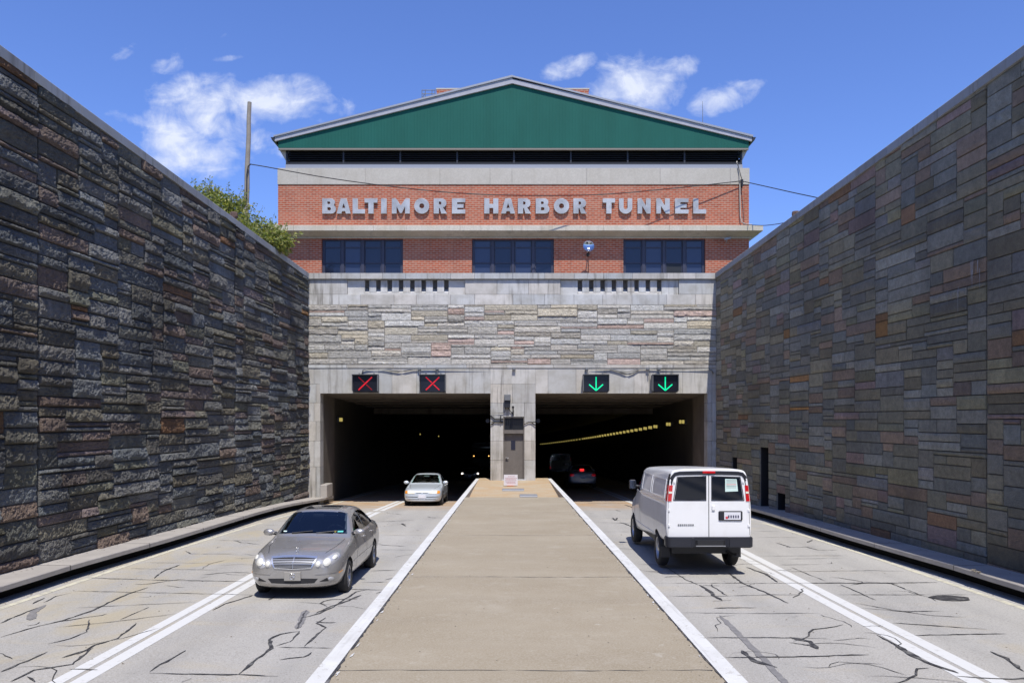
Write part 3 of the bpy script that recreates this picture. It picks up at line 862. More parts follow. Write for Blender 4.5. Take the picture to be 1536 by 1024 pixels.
# ------------------------------------------------------------------ tunnel portal
D0 = 36.0
pl = thing('tunnel_portal', (0, 36, zr(36)), 'granite tunnel portal with two dark road openings and a narrow pillar between them', 'tunnel portal')
XL, XR = X(462, 36), X(1075.5, 36)
oL0, oL1, oR0, oR1 = X(480.5, 36), X(735.5, 36), X(803.3, 36), X(1061, 36)
HD = Z(590, 36)            # underside of the header
rrb = random.Random(21)
def blocks(mb, x0, x1, z0, z1, joints_px, depth=.0, y0=None, y1=None, tone=1.0, warm=0.0, g=.005):
    y0 = 36.0-depth if y0 is None else y0; y1 = 36.6 if y1 is None else y1
    xs = [x0]+[X(p, 36) for p in joints_px if x0+.05 < X(p, 36) < x1-.05]+[x1]
    for a, b in zip(xs[:-1], xs[1:]):
        f = rrb.uniform(.86, 1.10)*tone; w = rrb.uniform(-.02, .02)+warm
        mb.box(a+g, b-g, y0-rrb.uniform(0, .004), y1, z0+g, z1-g, col=(.50*f+w, .488*f, .455*f-w), bev=.006)
fa = MB()
fa_dark = MB()
fa_dark.box(XL-.25, XR+.25, 36.02, 36.58, Z(547, 36), Z(456, 36))          # backing of the stone band
fa_dark.box(XL+.02, XR-.02, 36.012, 36.57, HD+.02, Z(547.5, 36))
fa_dark.obj('backing', 'mortar', pl)
blocks(fa, XL-.2, XR+.2, Z(419, 36)+.003, Z(410, 36), [497, 541, 574, 609, 641, 676, 712, 750, 769, 817, 861, 905, 948, 1000, 1043], depth=.10, y1=38.5, tone=.92)
# plain panels beside and between the two slotted recesses
rec = [(520.8, 697.6), (840.7, 1018.3)]
zt, zb_ = Z(419.2, 36), Z(441.5, 36)
blocks(fa, XL, X(rec[0][0], 36), zb_, zt, [], tone=1.12)
blocks(fa, X(rec[0][1], 36), X(rec[1][0], 36), zb_, zt, [745.5, 793], tone=1.12)
blocks(fa, X(rec[1][1], 36), XR, zb_, zt, [], tone=1.12)
for ri, (a, b) in enumerate(rec):
    sx = 546.7 if ri == 0 else 867
    # recess set back .1 m; the slots are cut between small piers
    blocks(fa, X(a, 36), X(sx, 36), zb_, zt, [], y0=36.09, tone=1.1)
    blocks(fa, X(sx+8*17.03-10.4, 36), X(b, 36), zb_, zt, [], y0=36.09, tone=1.1)
    blocks(fa, X(sx, 36), X(sx+8*17.03-10.4, 36), zb_, Z(438, 36), [], y0=36.09, tone=1.12)
    for k in range(8):
        p = sx+17.03*k
        if k < 7: blocks(fa, X(p+6.6, 36), X(p+17.03, 36), Z(438, 36), zt, [], y0=36.09, tone=1.14)
        # sloping sill of each slot
        xa, xb = X(p, 36)+.002, X(p+6.6, 36)-.002
        z0_, z1_ = Z(438, 36), Z(431, 36)
        fa.add([(xa, 36.10, z0_), (xb, 36.10, z0_), (xb, 36.42, z1_), (xa, 36.42, z1_), (xa, 36.42, z0_), (xb, 36.42, z0_)], [(0, 1, 2, 3), (0, 1, 5, 4), (2, 3, 4, 5), (0, 3, 4), (1, 2, 5)], (.55, .54, .52))
vd = MB(); vd.box(X(540, 36), X(1000, 36), 36.45, 36.55, Z(439, 36), Z(419, 36)); vd.obj('slot_screen', 'slot_gray', pl)
blocks(fa, XL, XR, Z(457, 36), Z(441.5, 36), [497, 541, 591, 625, 676, 712, 769, 817, 861, 904, 948, 1000, 1043], tone=1.1)
# header over the openings: thin string course then tall slabs
blocks(fa, XL, XR, Z(552, 36), Z(547, 36), [520, 590, 640, 700, 760, 830, 900, 960, 1010], depth=.03, tone=1.0)
blocks(fa, X(479.5, 36), X(736, 36), HD, Z(552, 36), [568, 588, 625, 668, 699, 708], tone=1.0)
blocks(fa, X(803, 36), X(1062, 36), HD, Z(552, 36), [822, 864, 910, 951, 985, 1024], tone=1.0)
zj = [552, 576, 604, 632.5, 661, 690, 722]
pm = MB()
for i in range(len(zj)-1):
    z1_, z0_ = Z(zj[i], 36), (Z(zj[i+1], 36) if i < 5 else -2.9)
    blocks(pm, X(735.6, 36), X(803.2, 36) if i < 2 else X(755, 36), z0_, z1_, [768.5] if i == 1 else [], y1=37.5, tone=.98, warm=.008)
    if i >= 2: blocks(pm, X(786.5, 36), X(803.2, 36), z0_, z1_, [], y1=37.5, tone=.98, warm=.008)
# fill above the door
blocks(pm, X(755, 36), X(786.5, 36), Z(625, 36), Z(604, 36), [], y1=37.5)
pm.obj('pillar', 'dressed_granite', pl)
zj = [552, 576, 604, 632, 661, 700, 760]
j1 = MB(); j2 = MB()
for i in range(len(zj)-1):
    z1_, z0_ = Z(zj[i], 36), Z(zj[i+1], 36)
    blocks(j1, XL, X(480.5, 36), z0_, z1_, [471 if i % 2 == 0 else 474], y1=37.3, tone=.95, warm=.01)
    blocks(j2, X(1061, 36), XR+.2, z0_, z1_, [1068], y1=37.3, tone=.95)
j1.obj('jamb', 'dressed_granite', pl); j2.obj('jamb', 'dressed_granite', pl)
fa.obj('dressed_blocks', 'dressed_granite', pl)
# rock-faced band
sb = MB()
Pf = lambda u, v, d: (u, 36.0-d+.012, v)
rects = ashlar(XL, XR, Z(547, 36), Z(457, 36), .15, .09, 5, 4, 15, [(1, 2.6), (2, 4), (3, 4), (4, 1.2)])
stones(sb, rects, Pf, .035, .04, .02, .05, PALF, 900, gap=.006, calm=.4, tilt=.3, bulge=.026, grit=.014)
sb.obj('rock_faced_band', 'facade_granite', pl, fixn=False)
# pillar core, door recess
dr = MB(); dr.box(X(755, 36), X(786.5, 36), 36.28, 36.5, -2.9, Z(625, 36)); dr.obj('door_recess', 'tunnel_concrete', pl)
dd = MB(); xa, xb = X(756.2, 36), X(785.3, 36)
dd.box(xa, xb, 36.16, 36.24, -2.68, Z(650.5, 36), bev=.006)
door = dd.obj('door', 'door_steel', pl)
kb = MB(); kb.cyl((X(759.5, 36), 36.16, Z(686.5, 36)), (X(759.5, 36), 36.08, Z(686.5, 36)), .035, 12); kb.box(X(759, 36), X(763, 36), 36.08, 36.10, Z(687.2, 36), Z(686.0, 36))
kb.obj('handle', 'brushed_metal', door)
kw = MB(); kw.box(X(766.5, 36), X(773, 36), 36.145, 36.165, Z(674.5, 36), Z(661, 36)); kw.obj('window', 'window_glass', door)
kp = MB(); kp.box(xa+.01, xb-.01, 36.148, 36.162, -2.66, Z(709, 36)); kp.obj('kick_plate', 'brushed_metal' if 0 else 'door_steel', door)
fr = MB()
fr.box(X(754.4, 36), X(756.4, 36), 36.02, 36.27, -2.7, Z(624.6, 36)); fr.box(X(785.1, 36), X(787, 36), 36.02, 36.27, -2.7, Z(624.6, 36))
fr.box(X(756.4, 36), X(785.1, 36), 36.02, 36.27, Z(626.5, 36), Z(624.6, 36)); fr.box(X(756.4, 36), X(785.1, 36), 35.98, 36.27, Z(650, 36), Z(644.5, 36))
fr.obj('door_frame', 'door_steel', pl)
gr = MB()
for k in range(9): gr.box(X(758.3+k*3.1, 36)-.012, X(758.3+k*3.1, 36)+.012, 36.08, 36.12, Z(644.5, 36), Z(626.5, 36))
gr.box(X(756.4, 36), X(785.1, 36), 36.06, 36.08, Z(643.5, 36), Z(642.3, 36))
gr.obj('transom_grille', 'black_metal', pl)
gb = MB(); gb.box(X(756.4, 36), X(785.1, 36), 36.2, 36.26, Z(644.5, 36), Z(626.5, 36)); gb.obj('transom_back', 'black_metal', pl)
th = MB(); th.box(X(753, 36), X(788.5, 36), 35.9, 36.2, -2.72, -2.66, bev=.01); th.obj('threshold', 'dressed_granite', pl)
# bores
def bore(x0, x1, name):
    b1 = MB(); b2 = MB()
    yy = [36.6, 38.9, 44, 50, 58, 66, 75, 85, 100, 120, 150, 190]
    def ceil(y): return HD-.02-(y-36.6)*.033
    for k, (y0, y1) in enumerate(zip(yy[:-1], yy[1:])):
        f = .95 if k > 0 else 1
        for m, ya, yb in ((b1 if y1 < 45 else b2, y0, y1),):
            a0, a1 = x0+xoff(ya), x0+xoff(yb); c0, c1 = x1+xoff(ya), x1+xoff(yb)
            mm = b1 if y1 <= 50 else b2
            mm.add([(a0, ya, ceil(ya)), (c0, ya, ceil(ya)), (c1, yb, ceil(yb)), (a1, yb, ceil(yb))], [(0, 1, 2, 3)])
            mm2 = b1 if y1 < 39 else b2
            mm2.add([(a0, ya, zr(ya)-.3), (a0, ya, ceil(ya)), (a1, yb, ceil(yb)), (a1, yb, zr(yb)-.3)], [(0, 1, 2, 3)])
            mm2.add([(c0, ya, zr(ya)-.3), (c0, ya, ceil(ya)), (c1, yb, ceil(yb)), (c1, yb, zr(yb)-.3)], [(0, 1, 2, 3)])
    y = 190; b2.add([(x0+xoff(y), y, -12), (x1+xoff(y), y, -12), (x1+xoff(y), y, -2), (x0+xoff(y), y, -2)], [(0, 1, 2, 3)])
    # ceiling beam across, and ribs of the entrance ceiling
    for yb in (39.0, 41.6, 44.3, 47.2):
        b1.box(x0, x1, yb, yb+.10, ceil(yb)-.05, ceil(yb)+.1)
    b1.box(x0, x1, 49.9, 50.3, ceil(50)-.35, ceil(50)+.1)
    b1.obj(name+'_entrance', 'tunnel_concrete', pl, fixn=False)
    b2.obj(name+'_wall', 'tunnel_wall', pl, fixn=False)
bore(oL0, oL1, 'bore'); bore(oR0, oR1, 'bore')
rv = MB()      # thickness of the header and the roof deck above
rv.box(XL-.3, XR+.3, 36.6, 50, 5.9, 6.1); rv.box(oL0-.05, oR1+.05, 36.4, 36.6, HD-.004, 1.6)
rv.box(-13, XL-.2, 36.6, 56, -4.5, 6.0); rv.box(XR+.2, 13, 36.6, 56, -4.5, 6.0)
rv.box(XL-.2, XR+.2, 36.6, 60, HD+.6, 6.0)
rv.obj('roof_deck', 'tunnel_concrete', pl)
# low concrete block at the left jamb foot
pb = MB(); pb.box(X(477.5, 36), X(496, 36.8), 36.05, 37.2, zr(36)+.3, Z(727, 36), bev=.02)
tag(pb.obj('concrete_block', 'ledge_concrete'), 'low pale concrete block at the foot of the left portal jamb', 'concrete block')

# ------------------------------------------------------------------ brick building above
DW = 40.0
bd = thing('tunnel_building', (0, 45, 6.1), 'red brick building with green gable, dark louvres and ribbon windows above the tunnel portal', 'building')
bx0, bx1 = X(417, DW), X(1123.5, DW)
ZC1, ZC0 = Z(338, 39.3), Z(346, 39.3)
bk = MB()
win = [(482.5, 604.5), (708, 831), (935, 1058)]
zw1, zw0 = Z(358.5, DW), 6.6
xs = [bx0] + [X(p, DW) for w in win for p in w] + [bx1]
for i in range(0, len(xs), 2): bk.box(xs[i], xs[i+1], DW, DW+.4, 6.05, zw1)
bk.box(bx0, bx1, DW, DW+.4, zw1, Z(277, DW))
for i in range(1, len(xs)-1, 2): bk.box(xs[i], xs[i+1], DW, DW+.4, 6.05, zw0)
bk.box(bx0, bx0+.4, DW+.4, 64, 6.05, Z(277, DW)); bk.box(bx1-.4, bx1, DW+.4, 64, 6.05, Z(277, DW)); bk.box(bx0, bx1, 64, 64.4, 6.05, Z(277, DW))
bk.obj('brick_wall', 'red_brick', bd)
lb = MB(); zl0, zl1 = Z(277, DW)+.002, Z(252.5, DW)
pj = [bx0-.02] + [X(p, DW) for p in (446, 548, 660, 735, 768, 880, 990, 1095)] + [bx1+.02]
for a, b in zip(pj[:-1], pj[1:]): lb.box(a+.003, b-.003, DW-.04, DW+.5, zl0, zl1, bev=.008)
lb.box(bx0-.02, bx0+.5, DW+.5, 64.4, zl0, zl1); lb.box(bx1-.5, bx1+.02, DW+.5, 64.4, zl0, zl1)
lb.obj('limestone_band', 'limestone', bd)
# parapet curb, louvres
lx0, lx1 = X(430, 40.4), X(1112, 40.4)
cb = MB(); cb.box(lx0-.05, lx1+.05, 40.36, 63, zl1-.3, Z(247.3, 40.4)); cb.obj('parapet_curb', 'flashing', bd)
lv = MB(); zc0, zc1 = Z(247.3, 40.4), Z(221, 40.4)
lv.box(lx0, lx1, 40.85, 62, zc0, zc1+.2)
lv.box(lx0-.02, lx1+.02, 40.37, 40.86, zc0, zc0+.10)
nsl = 7
for k in range(nsl):
    z = zc0+.16+k*(zc1-zc0-.16)/nsl
    lv.add([(lx0, 40.42, z), (lx1, 40.42, z), (lx1, 40.8, z+.09), (lx0, 40.8, z+.09), (lx0, 40.42, z+.012), (lx1, 40.42, z+.012), (lx1, 40.8, z+.102), (lx0, 40.8, z+.102)],
           [(0, 1, 2, 3), (4, 5, 6, 7), (0, 1, 5, 4)])
nm = 8
for k in range(nm+1):
    x = lx0+(lx1-lx0)*k/nm; lv.box(x-.04, x+.04, 40.39, 40.6, zc0, zc1+.1)
lv.obj('louvre', 'dark_louver', bd)
# gable
DG = 40.15
gx0, gx1 = X(417.5, DG), X(1123, DG); gz0 = Z(222, DG); ze = Z(212, DG); za = Z(126.5, DG); xa = X(768.5, DG)
gp_ = MB(); gp_.prism([(gx0, gz0), (gx1, gz0), (gx1, ze), (xa, za), (gx0, ze)], 'y', DG, DG+.12)
gp_.obj('gable_siding', 'green_siding', bd)
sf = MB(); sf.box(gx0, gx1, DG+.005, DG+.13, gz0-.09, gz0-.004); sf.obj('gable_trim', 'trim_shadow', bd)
se = MB(); se.add([(gx0, DG+.12, gz0-.02), (gx1, DG+.12, gz0-.02), (lx1, 40.42, zc1), (lx0, 40.42, zc1)], [(0, 1, 2, 3)])
for sgn, gx, lx in ((-1, gx0, lx0), (1, gx1, lx1)):    # returns under the eaves
    se.add([(gx, DG+.12, gz0-.02), (gx, 62, gz0-.02), (lx, 62, zc0+.12), (lx, 40.42, zc0+.12), (lx, 40.42, zc1)], [(0, 1, 2, 3), (0, 3, 4)])
se.obj('soffit', 'limestone', bd, fixn=False)
# roof with gray fascia: two slopes with thickness
rf = MB(); ex = (ze-Z(206.8, DG))
t = .42
ea, eb = X(413, DG), X(1127, DG)
slope = (za-ze)/(xa-gx0)
zEL = ze-(gx0-ea)*slope
for (x0_, x1_) in ((ea, xa), (xa, eb)):
    z0_ = zEL if x0_ == ea else za; z1_ = za if x1_ == xa else zEL
    rf.prism([(x0_, z0_+.006), (x1_, z1_+.006), (x1_, z1_+.30), (x0_, z0_+.22)], 'y', DG-.10, DG+.02)
rf.obj('fascia', 'trim_gray', bd)
rt = MB()
for (x0_, x1_) in ((ea-.05, xa), (xa, eb+.05)):
    z0_ = zEL+.2 if x0_ < 0 and x1_ == xa else za+.30; z1_ = za+.30 if x1_ == xa else zEL+.2
    rt.prism([(x0_, z0_), (x1_, z1_), (x1_, z1_+.10), (x0_, z0_+.08)], 'y', DG-.16, 63)
rt.obj('roof', 'flashing', bd)
for s, x in ((-1, ea), (1, eb)):
    gt = MB(); x2 = x+s*.20
    gt.prism([(x, zEL+.02), (x+s*.13, zEL+.05), (x2, zEL+.20), (x, zEL+.20)], 'y', DG-.12, 62)
    gt.obj('gutter', 'black_metal', bd)
# cornice
co = MB(); cx0, cx1 = X(395, 39.3), X(1145, 39.3)
xs = [cx0]+[X(p, 39.3) for p in (440, 504, 560, 610, 690, 768, 828, 905, 1004, 1060)]+[cx1]
for a, b in zip(xs[:-1], xs[1:]): co.box(a+.003, b-.003, 39.3, 40.0, ZC0, ZC1, bev=.012)
co.add([(cx0+.01, 39.34, ZC0), (cx1-.01, 39.34, ZC0), (bx1+.12, 39.86, ZC0-.17), (bx0-.12, 39.86, ZC0-.17), (bx0-.12, 41, ZC0-.17), (bx1+.12, 41, ZC0-.17), (cx1-.01, 41, ZC0), (cx0+.01, 41, ZC0)],
       [(0, 1, 2, 3), (0, 3, 4, 7), (1, 6, 5, 2)])
co.box(bx0-.1, bx1+.1, 39.90, 40.0, zw1+.02, ZC0-.165)
co.box(cx0, bx0, 40.0, 60, ZC0, ZC1); co.box(bx1, cx1, 40.0, 60, ZC0, ZC1)
co.obj('cornice', 'cornice_stone', bd)
# ribbon windows
for wi, (a, b) in enumerate(win):
    x0_, x1_ = X(a, DW)+.01, X(b, DW)-.01
    fm = MB(); yf = DW+.12
    fm.box(x0_, x0_+.09, yf, yf+.1, zw0, zw1); fm.box(x1_-.09, x1_, yf, yf+.1, zw0, zw1)
    fm.box(x0_+.09, x1_-.09, yf+.001, yf+.1, zw1-.07, zw1)
    w = (x1_-x0_)/4
    for k in (1, 2, 3): fm.box(x0_+k*w-.075, x0_+k*w+.075, yf-.03, yf+.1, zw0, zw1-.07)
    for z in (Z(370.5, DW), Z(393.6, DW)): fm.box(x0_+.09, x1_-.09, yf+.02, yf+.09, z-.03, z+.03)
    for k in range(4):
        c_ = x0_+(k+.5)*w
        fm.box(c_-w/2+.09, c_-w/2+.13, yf+.01, yf+.08, zw0, zw1-.08); fm.box(c_+w/2-.13, c_+w/2-.09, yf+.01, yf+.08, zw0, zw1-.08)
    fo = fm.obj('window', 'window_frame', bd)
    for k in range(4):
        pn = MB(); tlt = random.Random(wi*4+k).uniform(-.004, .004)
        xa_, xb_ = x0_+k*w+.10, x0_+(k+1)*w-.10
        pn.add([(xa_, yf+.06+tlt, zw0), (xb_, yf+.06-tlt, zw0), (xb_, yf+.06-tlt, zw1-.08), (xa_, yf+.06+tlt, zw1-.08)], [(0, 1, 2, 3)])
        pn.obj('pane', 'glass_blind' if (wi*4+k) in (1, 4, 6, 9, 11) else 'window_glass', fo)
        if (wi, k) == (2, 2):
            pn = MB(); pn.box(xa_+.02, xb_-.02, yf+.03, yf+.045, zw0, Z(395, DW)); pn.obj('open_sash', 'glass_open', fo)
bb = MB(); bb.box(bx0+.5, bx1-.5, DW+.5, DW+.6, 6.1, 9.4); bb.obj('interior_wall', 'void_black', bd)
# penthouse
ph = MB(); ph.box(X(655, 48), X(883, 48), 48, 55, 14, Z(134.5, 48)); pho = ph.obj('penthouse', 'red_brick', bd)
pc = MB(); pc.box(X(654, 48), X(884, 48), 47.99, 55.01, Z(134.4, 48), Z(132.3, 48)); pc.obj('penthouse_coping', 'limestone', pho)
# rooftop guard rail and antenna
rl = thing('roof_railing', (X(643, 46), 46, 15.5), 'small thin metal guard rail standing on the roof left of the brick penthouse', 'railing')
r1 = MB()
for px in (633, 638, 648, 652.5):
    r1.cyl((X(px, 46), 46, 15), (X(px, 46), 46, Z(135 if px < 650 else 134, 46)), .022, 6)
r1.obj('post', 'galvanized', rl)
r1 = MB()
for py in (135.5, 141): r1.cyl((X(632.5, 46), 46, Z(py, 46)), (X(653, 46), 46, Z(py, 46)), .022, 6)
r1.cyl((X(633, 46), 46, Z(148, 46)), (X(637, 46), 46, Z(141, 46)), .02, 6)
r1.obj('rail', 'galvanized', rl)
an = thing('antenna', (X(1054, 43), 43, 13.9), 'thin white whip antenna on the right slope of the green gable roof', 'antenna')
a1 = MB(); a1.tube([(X(1054, 43), 43, 13.6), (X(1054, 43), 43, Z(165, 43)), (X(1053.6, 43), 43, Z(152, 43))], [.02, .014, .008], 6); a1.obj('whip', 'galvanized', an)
a2 = MB(); a2.box(X(1054, 43)-.06, X(1054, 43)+.06, 42.94, 43.06, 13.5, 14.4); a2.obj('base', 'galvanized', an)
# ------------------------------------------------------------------ lettering on the building
def glyph(ch, w):
    s = .34
    R_ = lambda cx, cy, rx, ry, a0, a1, n: [(cx+rx*math.cos(R(a0+(a1-a0)*i/n)), cy+ry*math.sin(R(a0+(a1-a0)*i/n))) for i in range(n+1)]
    if ch == 'I': return [[(0, 0), (w, 0), (w, 1), (0, 1)]]
    if ch == 'L': return [[(0, 0), (w, 0), (w, .28), (s, .28), (s, 1), (0, 1)]]
    if ch == 'T':
        a = (w-s)/2; return [[(a, 0), (a+s, 0), (a+s, .73), (w, .73), (w, 1), (0, 1), (0, .73), (a, .73)]]
    if ch == 'E': return [[(0, 0), (w, 0), (w, .26), (s, .26), (s, .38), (w*.86, .38), (w*.86, .62), (s, .62), (s, .75), (w, .75), (w, 1), (0, 1)]]
    if ch == 'H': return [[(0, 0), (s, 0), (s, .37), (w-s, .37), (w-s, 0), (w, 0), (w, 1), (w-s, 1), (w-s, .63), (s, .63), (s, 1), (0, 1)]]
    if ch == 'A':
        c = w/2
        return [[(0, 0), (.31, 0), (.36, .16), (w-.36, .16), (w-.31, 0), (w, 0), (c+.19, 1), (c-.19, 1)], [(c-.115, .36), (c+.115, .36), (c, .70)]]
    if ch == 'M': return [[(0, 0), (.31, 0), (.31, .50), (w/2-.06, .03), (w/2+.06, .03), (w-.31, .50), (w-.31, 0), (w, 0), (w, 1), (w-.27, 1), (w/2, .54), (.27, 1), (0, 1)]]
    if ch == 'N': return [[(0, 0), (.3, 0), (.3, .52), (w-.26, 0), (w, 0), (w, 1), (w-.3, 1), (w-.3, .48), (.26, 1), (0, 1)]]
    if ch == 'O': return [R_(w/2, .5, w/2, .51, 0, 360, 40)[:-1], R_(w/2, .5, .17, .175, 0, 360, 24)[:-1]]
    if ch == 'U': return [[(0, 1)] + R_(w/2, .42, w/2, .43, 180, 360, 18) + [(w, 1), (w-.3, 1)] + R_(w/2, .42, w/2-.3, .15, 360, 180, 10) + [(.3, 1)]]
    if ch == 'B': return [[(0, 0)] + R_(w-.30, .29, .30, .29, -90, 55, 8) + [(w-.13, .53)] + R_(w-.34, .76, .27, .24, -35, 90, 8) + [(0, 1)],
                          [(s, .20)] + R_(w-.42, .31, .09, .11, -90, 90, 6) + [(s, .42)], [(s, .62)] + R_(w-.46, .71, .09, .09, -90, 90, 6) + [(s, .80)]]
    if ch == 'R': return [[(0, 0), (s, 0), (s, .36), (s+.06, .36), (w-.34, 0), (w+.04, 0), (w-.24, .42)] + R_(w-.32, .69, .32, .31, -55, 90, 9) + [(0, 1)],
                          [(s, .58)] + R_(w-.42, .69, .09, .11, -90, 90, 6) + [(s, .80)]]
sign = thing('building_lettering', (0, 39.9, 10.3), 'raised silver metal capital letters reading BALTIMORE HARBOR TUNNEL on the brick wall', 'lettering')
S1 = 6.144; S2 = 4.267
LET = [('B', 82, 208), ('A', 215, 343), ('L', 362, 475), ('T', 472, 590), ('I', 625, 675), ('M', 724, 888), ('O', 930, 1068), ('R', 1110, 1226), ('E', 1278, 1400)]
LET = [(c, 470+a/S1, 470+b/S1) for c, a, b in LET]
LET += [(c, 710+a/S2, 710+b/S2) for c, a, b in [('H', 70, 160), ('A', 178, 267), ('R', 286, 366), ('B', 400, 487), ('O', 516, 613), ('R', 641, 722), ('T', 829, 907), ('U', 933, 1017), ('N', 1052, 1135), ('N', 1172, 1257), ('E', 1292, 1377), ('L', 1408, 1490)]]
DLt = 39.86
zb, zt_ = Z(320.2, DLt), Z(297.8, DLt); Hh = zt_-zb
for ch, a, b in LET:
    x0_, x1_ = X(a, DLt), X(b, DLt)
    loops = glyph(ch, (x1_-x0_)/Hh)
    cu = bpy.data.curves.new('letter', 'CURVE'); cu.dimensions = '2D'; cu.fill_mode = 'BOTH'; cu.extrude = .045; cu.bevel_depth = .004
    for lp in loops:
        sp = cu.splines.new('POLY'); sp.points.add(len(lp)-1); sp.use_cyclic_u = True
        for i, (u, v) in enumerate(lp): sp.points[i].co = (u*Hh, v*Hh, 0, 1)
    tmp = bpy.data.objects.new('letter_curve', cu); COL.objects.link(tmp)
    dg = bpy.context.evaluated_depsgraph_get()
    me = bpy.data.meshes.new_from_object(tmp.evaluated_get(dg)); bpy.data.objects.remove(tmp)
    me.transform(Matrix.Translation((x0_, DLt+.045, zb)) @ Matrix.Rotation(R(90), 4, 'X'))
    me.materials.clear(); me.materials.append(MATS['brushed_metal'])
    o = bpy.data.objects.new('letter', me); COL.objects.link(o); attach(o, sign)
    for dz in (.25, .75):
        p = MB(); p.cyl((x0_+.12, 39.93, zb+dz*Hh), (x0_+.12, 40.01, zb+dz*Hh), .015, 6); p.obj('standoff_pin', 'galvanized', o)

# ------------------------------------------------------------------ lane signals
def signal(px0, px1, kind, label):
    cx = (X(px0, 35.7)+X(px1, 35.7))/2; w = X(px1, 35.7)-X(px0, 35.7)
    z0, z1 = Z(588, 35.6), Z(562, 35.6)
    r = thing('lane_signal', (cx, 36, z0), label, 'lane signal', 'lane signals over the tunnel openings')
    b = MB(); x0, x1 = cx-w/2, cx+w/2
    b.box(x0, x1, 35.62, 35.95, z0, z1, bev=.01); b.obj('housing', 'black_metal', r)
    f = MB(); f.box(x0+.03, x1-.03, 35.60, 35.62, z0+.03, z1-.03); f.obj('face', 'signal_face', r)
    v = MB(); v.box(x0-.02, x1+.02, 35.44, 35.70, z1, z1+.025); v.box(x0-.022, x0, 35.46, 35.9, z0+.05, z1); v.box(x1, x1+.022, 35.46, 35.9, z0+.05, z1); v.obj('visor', 'galvanized', r)
    for s in (-1, 1):
        k = MB(); k.box(cx+s*w*.3-.03, cx+s*w*.3+.03, 35.9, 36.01, z1-.05, z1+.10); k.obj('bracket', 'galvanized', r)
    h = (z1-z0); cz = (z0+z1)/2
    def bar(mb, a, b_, t):
        d = Vector((b_[0]-a[0], b_[1]-a[1])); n = Vector((-d.y, d.x)).normalized()*t/2
        pl = [(a[0]+n.x, a[1]+n.y), (a[0]-n.x, a[1]-n.y), (b_[0]-n.x, b_[1]-n.y), (b_[0]+n.x, b_[1]+n.y)]
        mb.prism(pl, 'y', 35.585, 35.60)
    if kind == 'x':
        q = h*.37; m1 = MB(); bar(m1, (cx-q*1.05, cz-q), (cx+q*1.05, cz+q), .055); m1.obj('red_stroke', 'red_light', r)
        m2 = MB(); g_ = .04
        bar(m2, (cx-q*1.05, cz+q), (cx-g_, cz+g_), .045); bar(m2, (cx+g_, cz-g_), (cx+q*1.05, cz-q), .045)
        m2.obj('red_stroke', 'red_dim' if px0 < 600 else 'red_light', r)
    else:
        m1 = MB(); bar(m1, (cx, cz+h*.38), (cx, cz-h*.34), .05)
        bar(m1, (cx-.31, cz-.04), (cx, cz-h*.40), .05); bar(m1, (cx+.31, cz-.04), (cx, cz-h*.40), .05)
        m1.obj('green_arrow', 'green_light', r)
    return r
signal(530, 567, 'x', 'black lane signal with a partly dimmed red X, leftmost over the left tunnel opening')
signal(630.5, 668, 'x', 'black lane signal with a bright red X, nearer the central pillar')
signal(875, 912.5, 'a', 'black lane signal with a green down arrow, nearer the central pillar')
signal(978.5, 1016, 'a', 'black lane signal with a green down arrow, rightmost over the right tunnel opening')

# conduit run along the header
def wpts(l, D): return [(X(p, D), D, Z(q, D)) for p, q in l]
cd = thing('electrical_conduit', (0, 35.95, Z(553, 36)), 'thin grey conduit with sagging loops running along the header above the lane signals', 'conduit')
m = MB(); m.tube(wpts([(543, 561), (544.5, 555), (550, 553.3), (575, 553), (588, 555.5), (598, 557), (608, 556), (620, 553.5), (640, 553), (740, 553), (880, 553), (915, 553), (928, 556.5), (938, 560.5), (944, 561), (950, 558.5), (958, 553.5), (975, 553), (1062, 553.2), (1068, 555.5), (1070, 560)], 35.93), .028, 8)
m.obj('pipe', 'galvanized', cd, smooth=True)
m = MB(); m.tube(wpts([(915, 552), (930, 556.5), (940, 558), (950, 556), (958, 552)], 35.95), .012, 6)
m.obj('loose_wire', 'wire', cd)
for px in (629, 655.5, 771, 880, 972, 989):
    m = MB(); x = X(px, 35.9); m.box(x-.07, x+.07, 35.86, 36.0, Z(555, 35.9), Z(551, 35.9), bev=.01)
    if px not in (771,): m.tube([(x, 35.9, Z(555, 35.9)), (x+.02, 35.85, Z(562, 35.9))], .02, 6)
    m.obj('junction_box', 'galvanized', cd)

# boxes, camera and cables on the pillar
eb = thing('utility_box', (X(761, 36), 35.9, Z(602, 36)), 'small grey electrical box mounted above the pillar door', 'electrical box')
m = MB(); m.box(X(756.3, 35.8), X(766, 35.8), 35.72, 36.0, Z(600.5, 35.8), Z(591.5, 35.8), bev=.012); m.obj('hood', 'galvanized', eb)
m = MB(); m.box(X(756.6, 35.8), X(765.2, 35.8), 35.80, 36.0, Z(611.5, 35.8), Z(600.5, 35.8), bev=.012); m.obj('lower_box', 'black_metal', eb)
m = MB(); m.tube(wpts([(758, 611), (757.5, 617), (754, 619), (736, 619)], 35.94), .014, 6); m.tube(wpts([(762, 611), (765, 616), (769, 620), (770, 624)], 35.94), .02, 6); m.obj('cable', 'wire', eb)
cc = thing('security_camera', (X(769.5, 36), 35.8, Z(611, 36)), 'tiny black security camera on a bracket just above the pillar door', 'camera')
m = MB(); m.cyl((X(769.5, 36), 35.62, Z(611, 36)), (X(769.5, 36), 35.86, Z(610.2, 36)), .055, 12); m.obj('camera_body', 'black_metal', cc)
m = MB(); m.tube([(X(769.5, 36), 35.8, Z(612, 36)), (X(769.8, 36), 35.9, Z(618, 36)), (X(769.8, 36), 36.0, Z(623, 36))], .03, 8); m.obj('bracket', 'black_metal', cc)
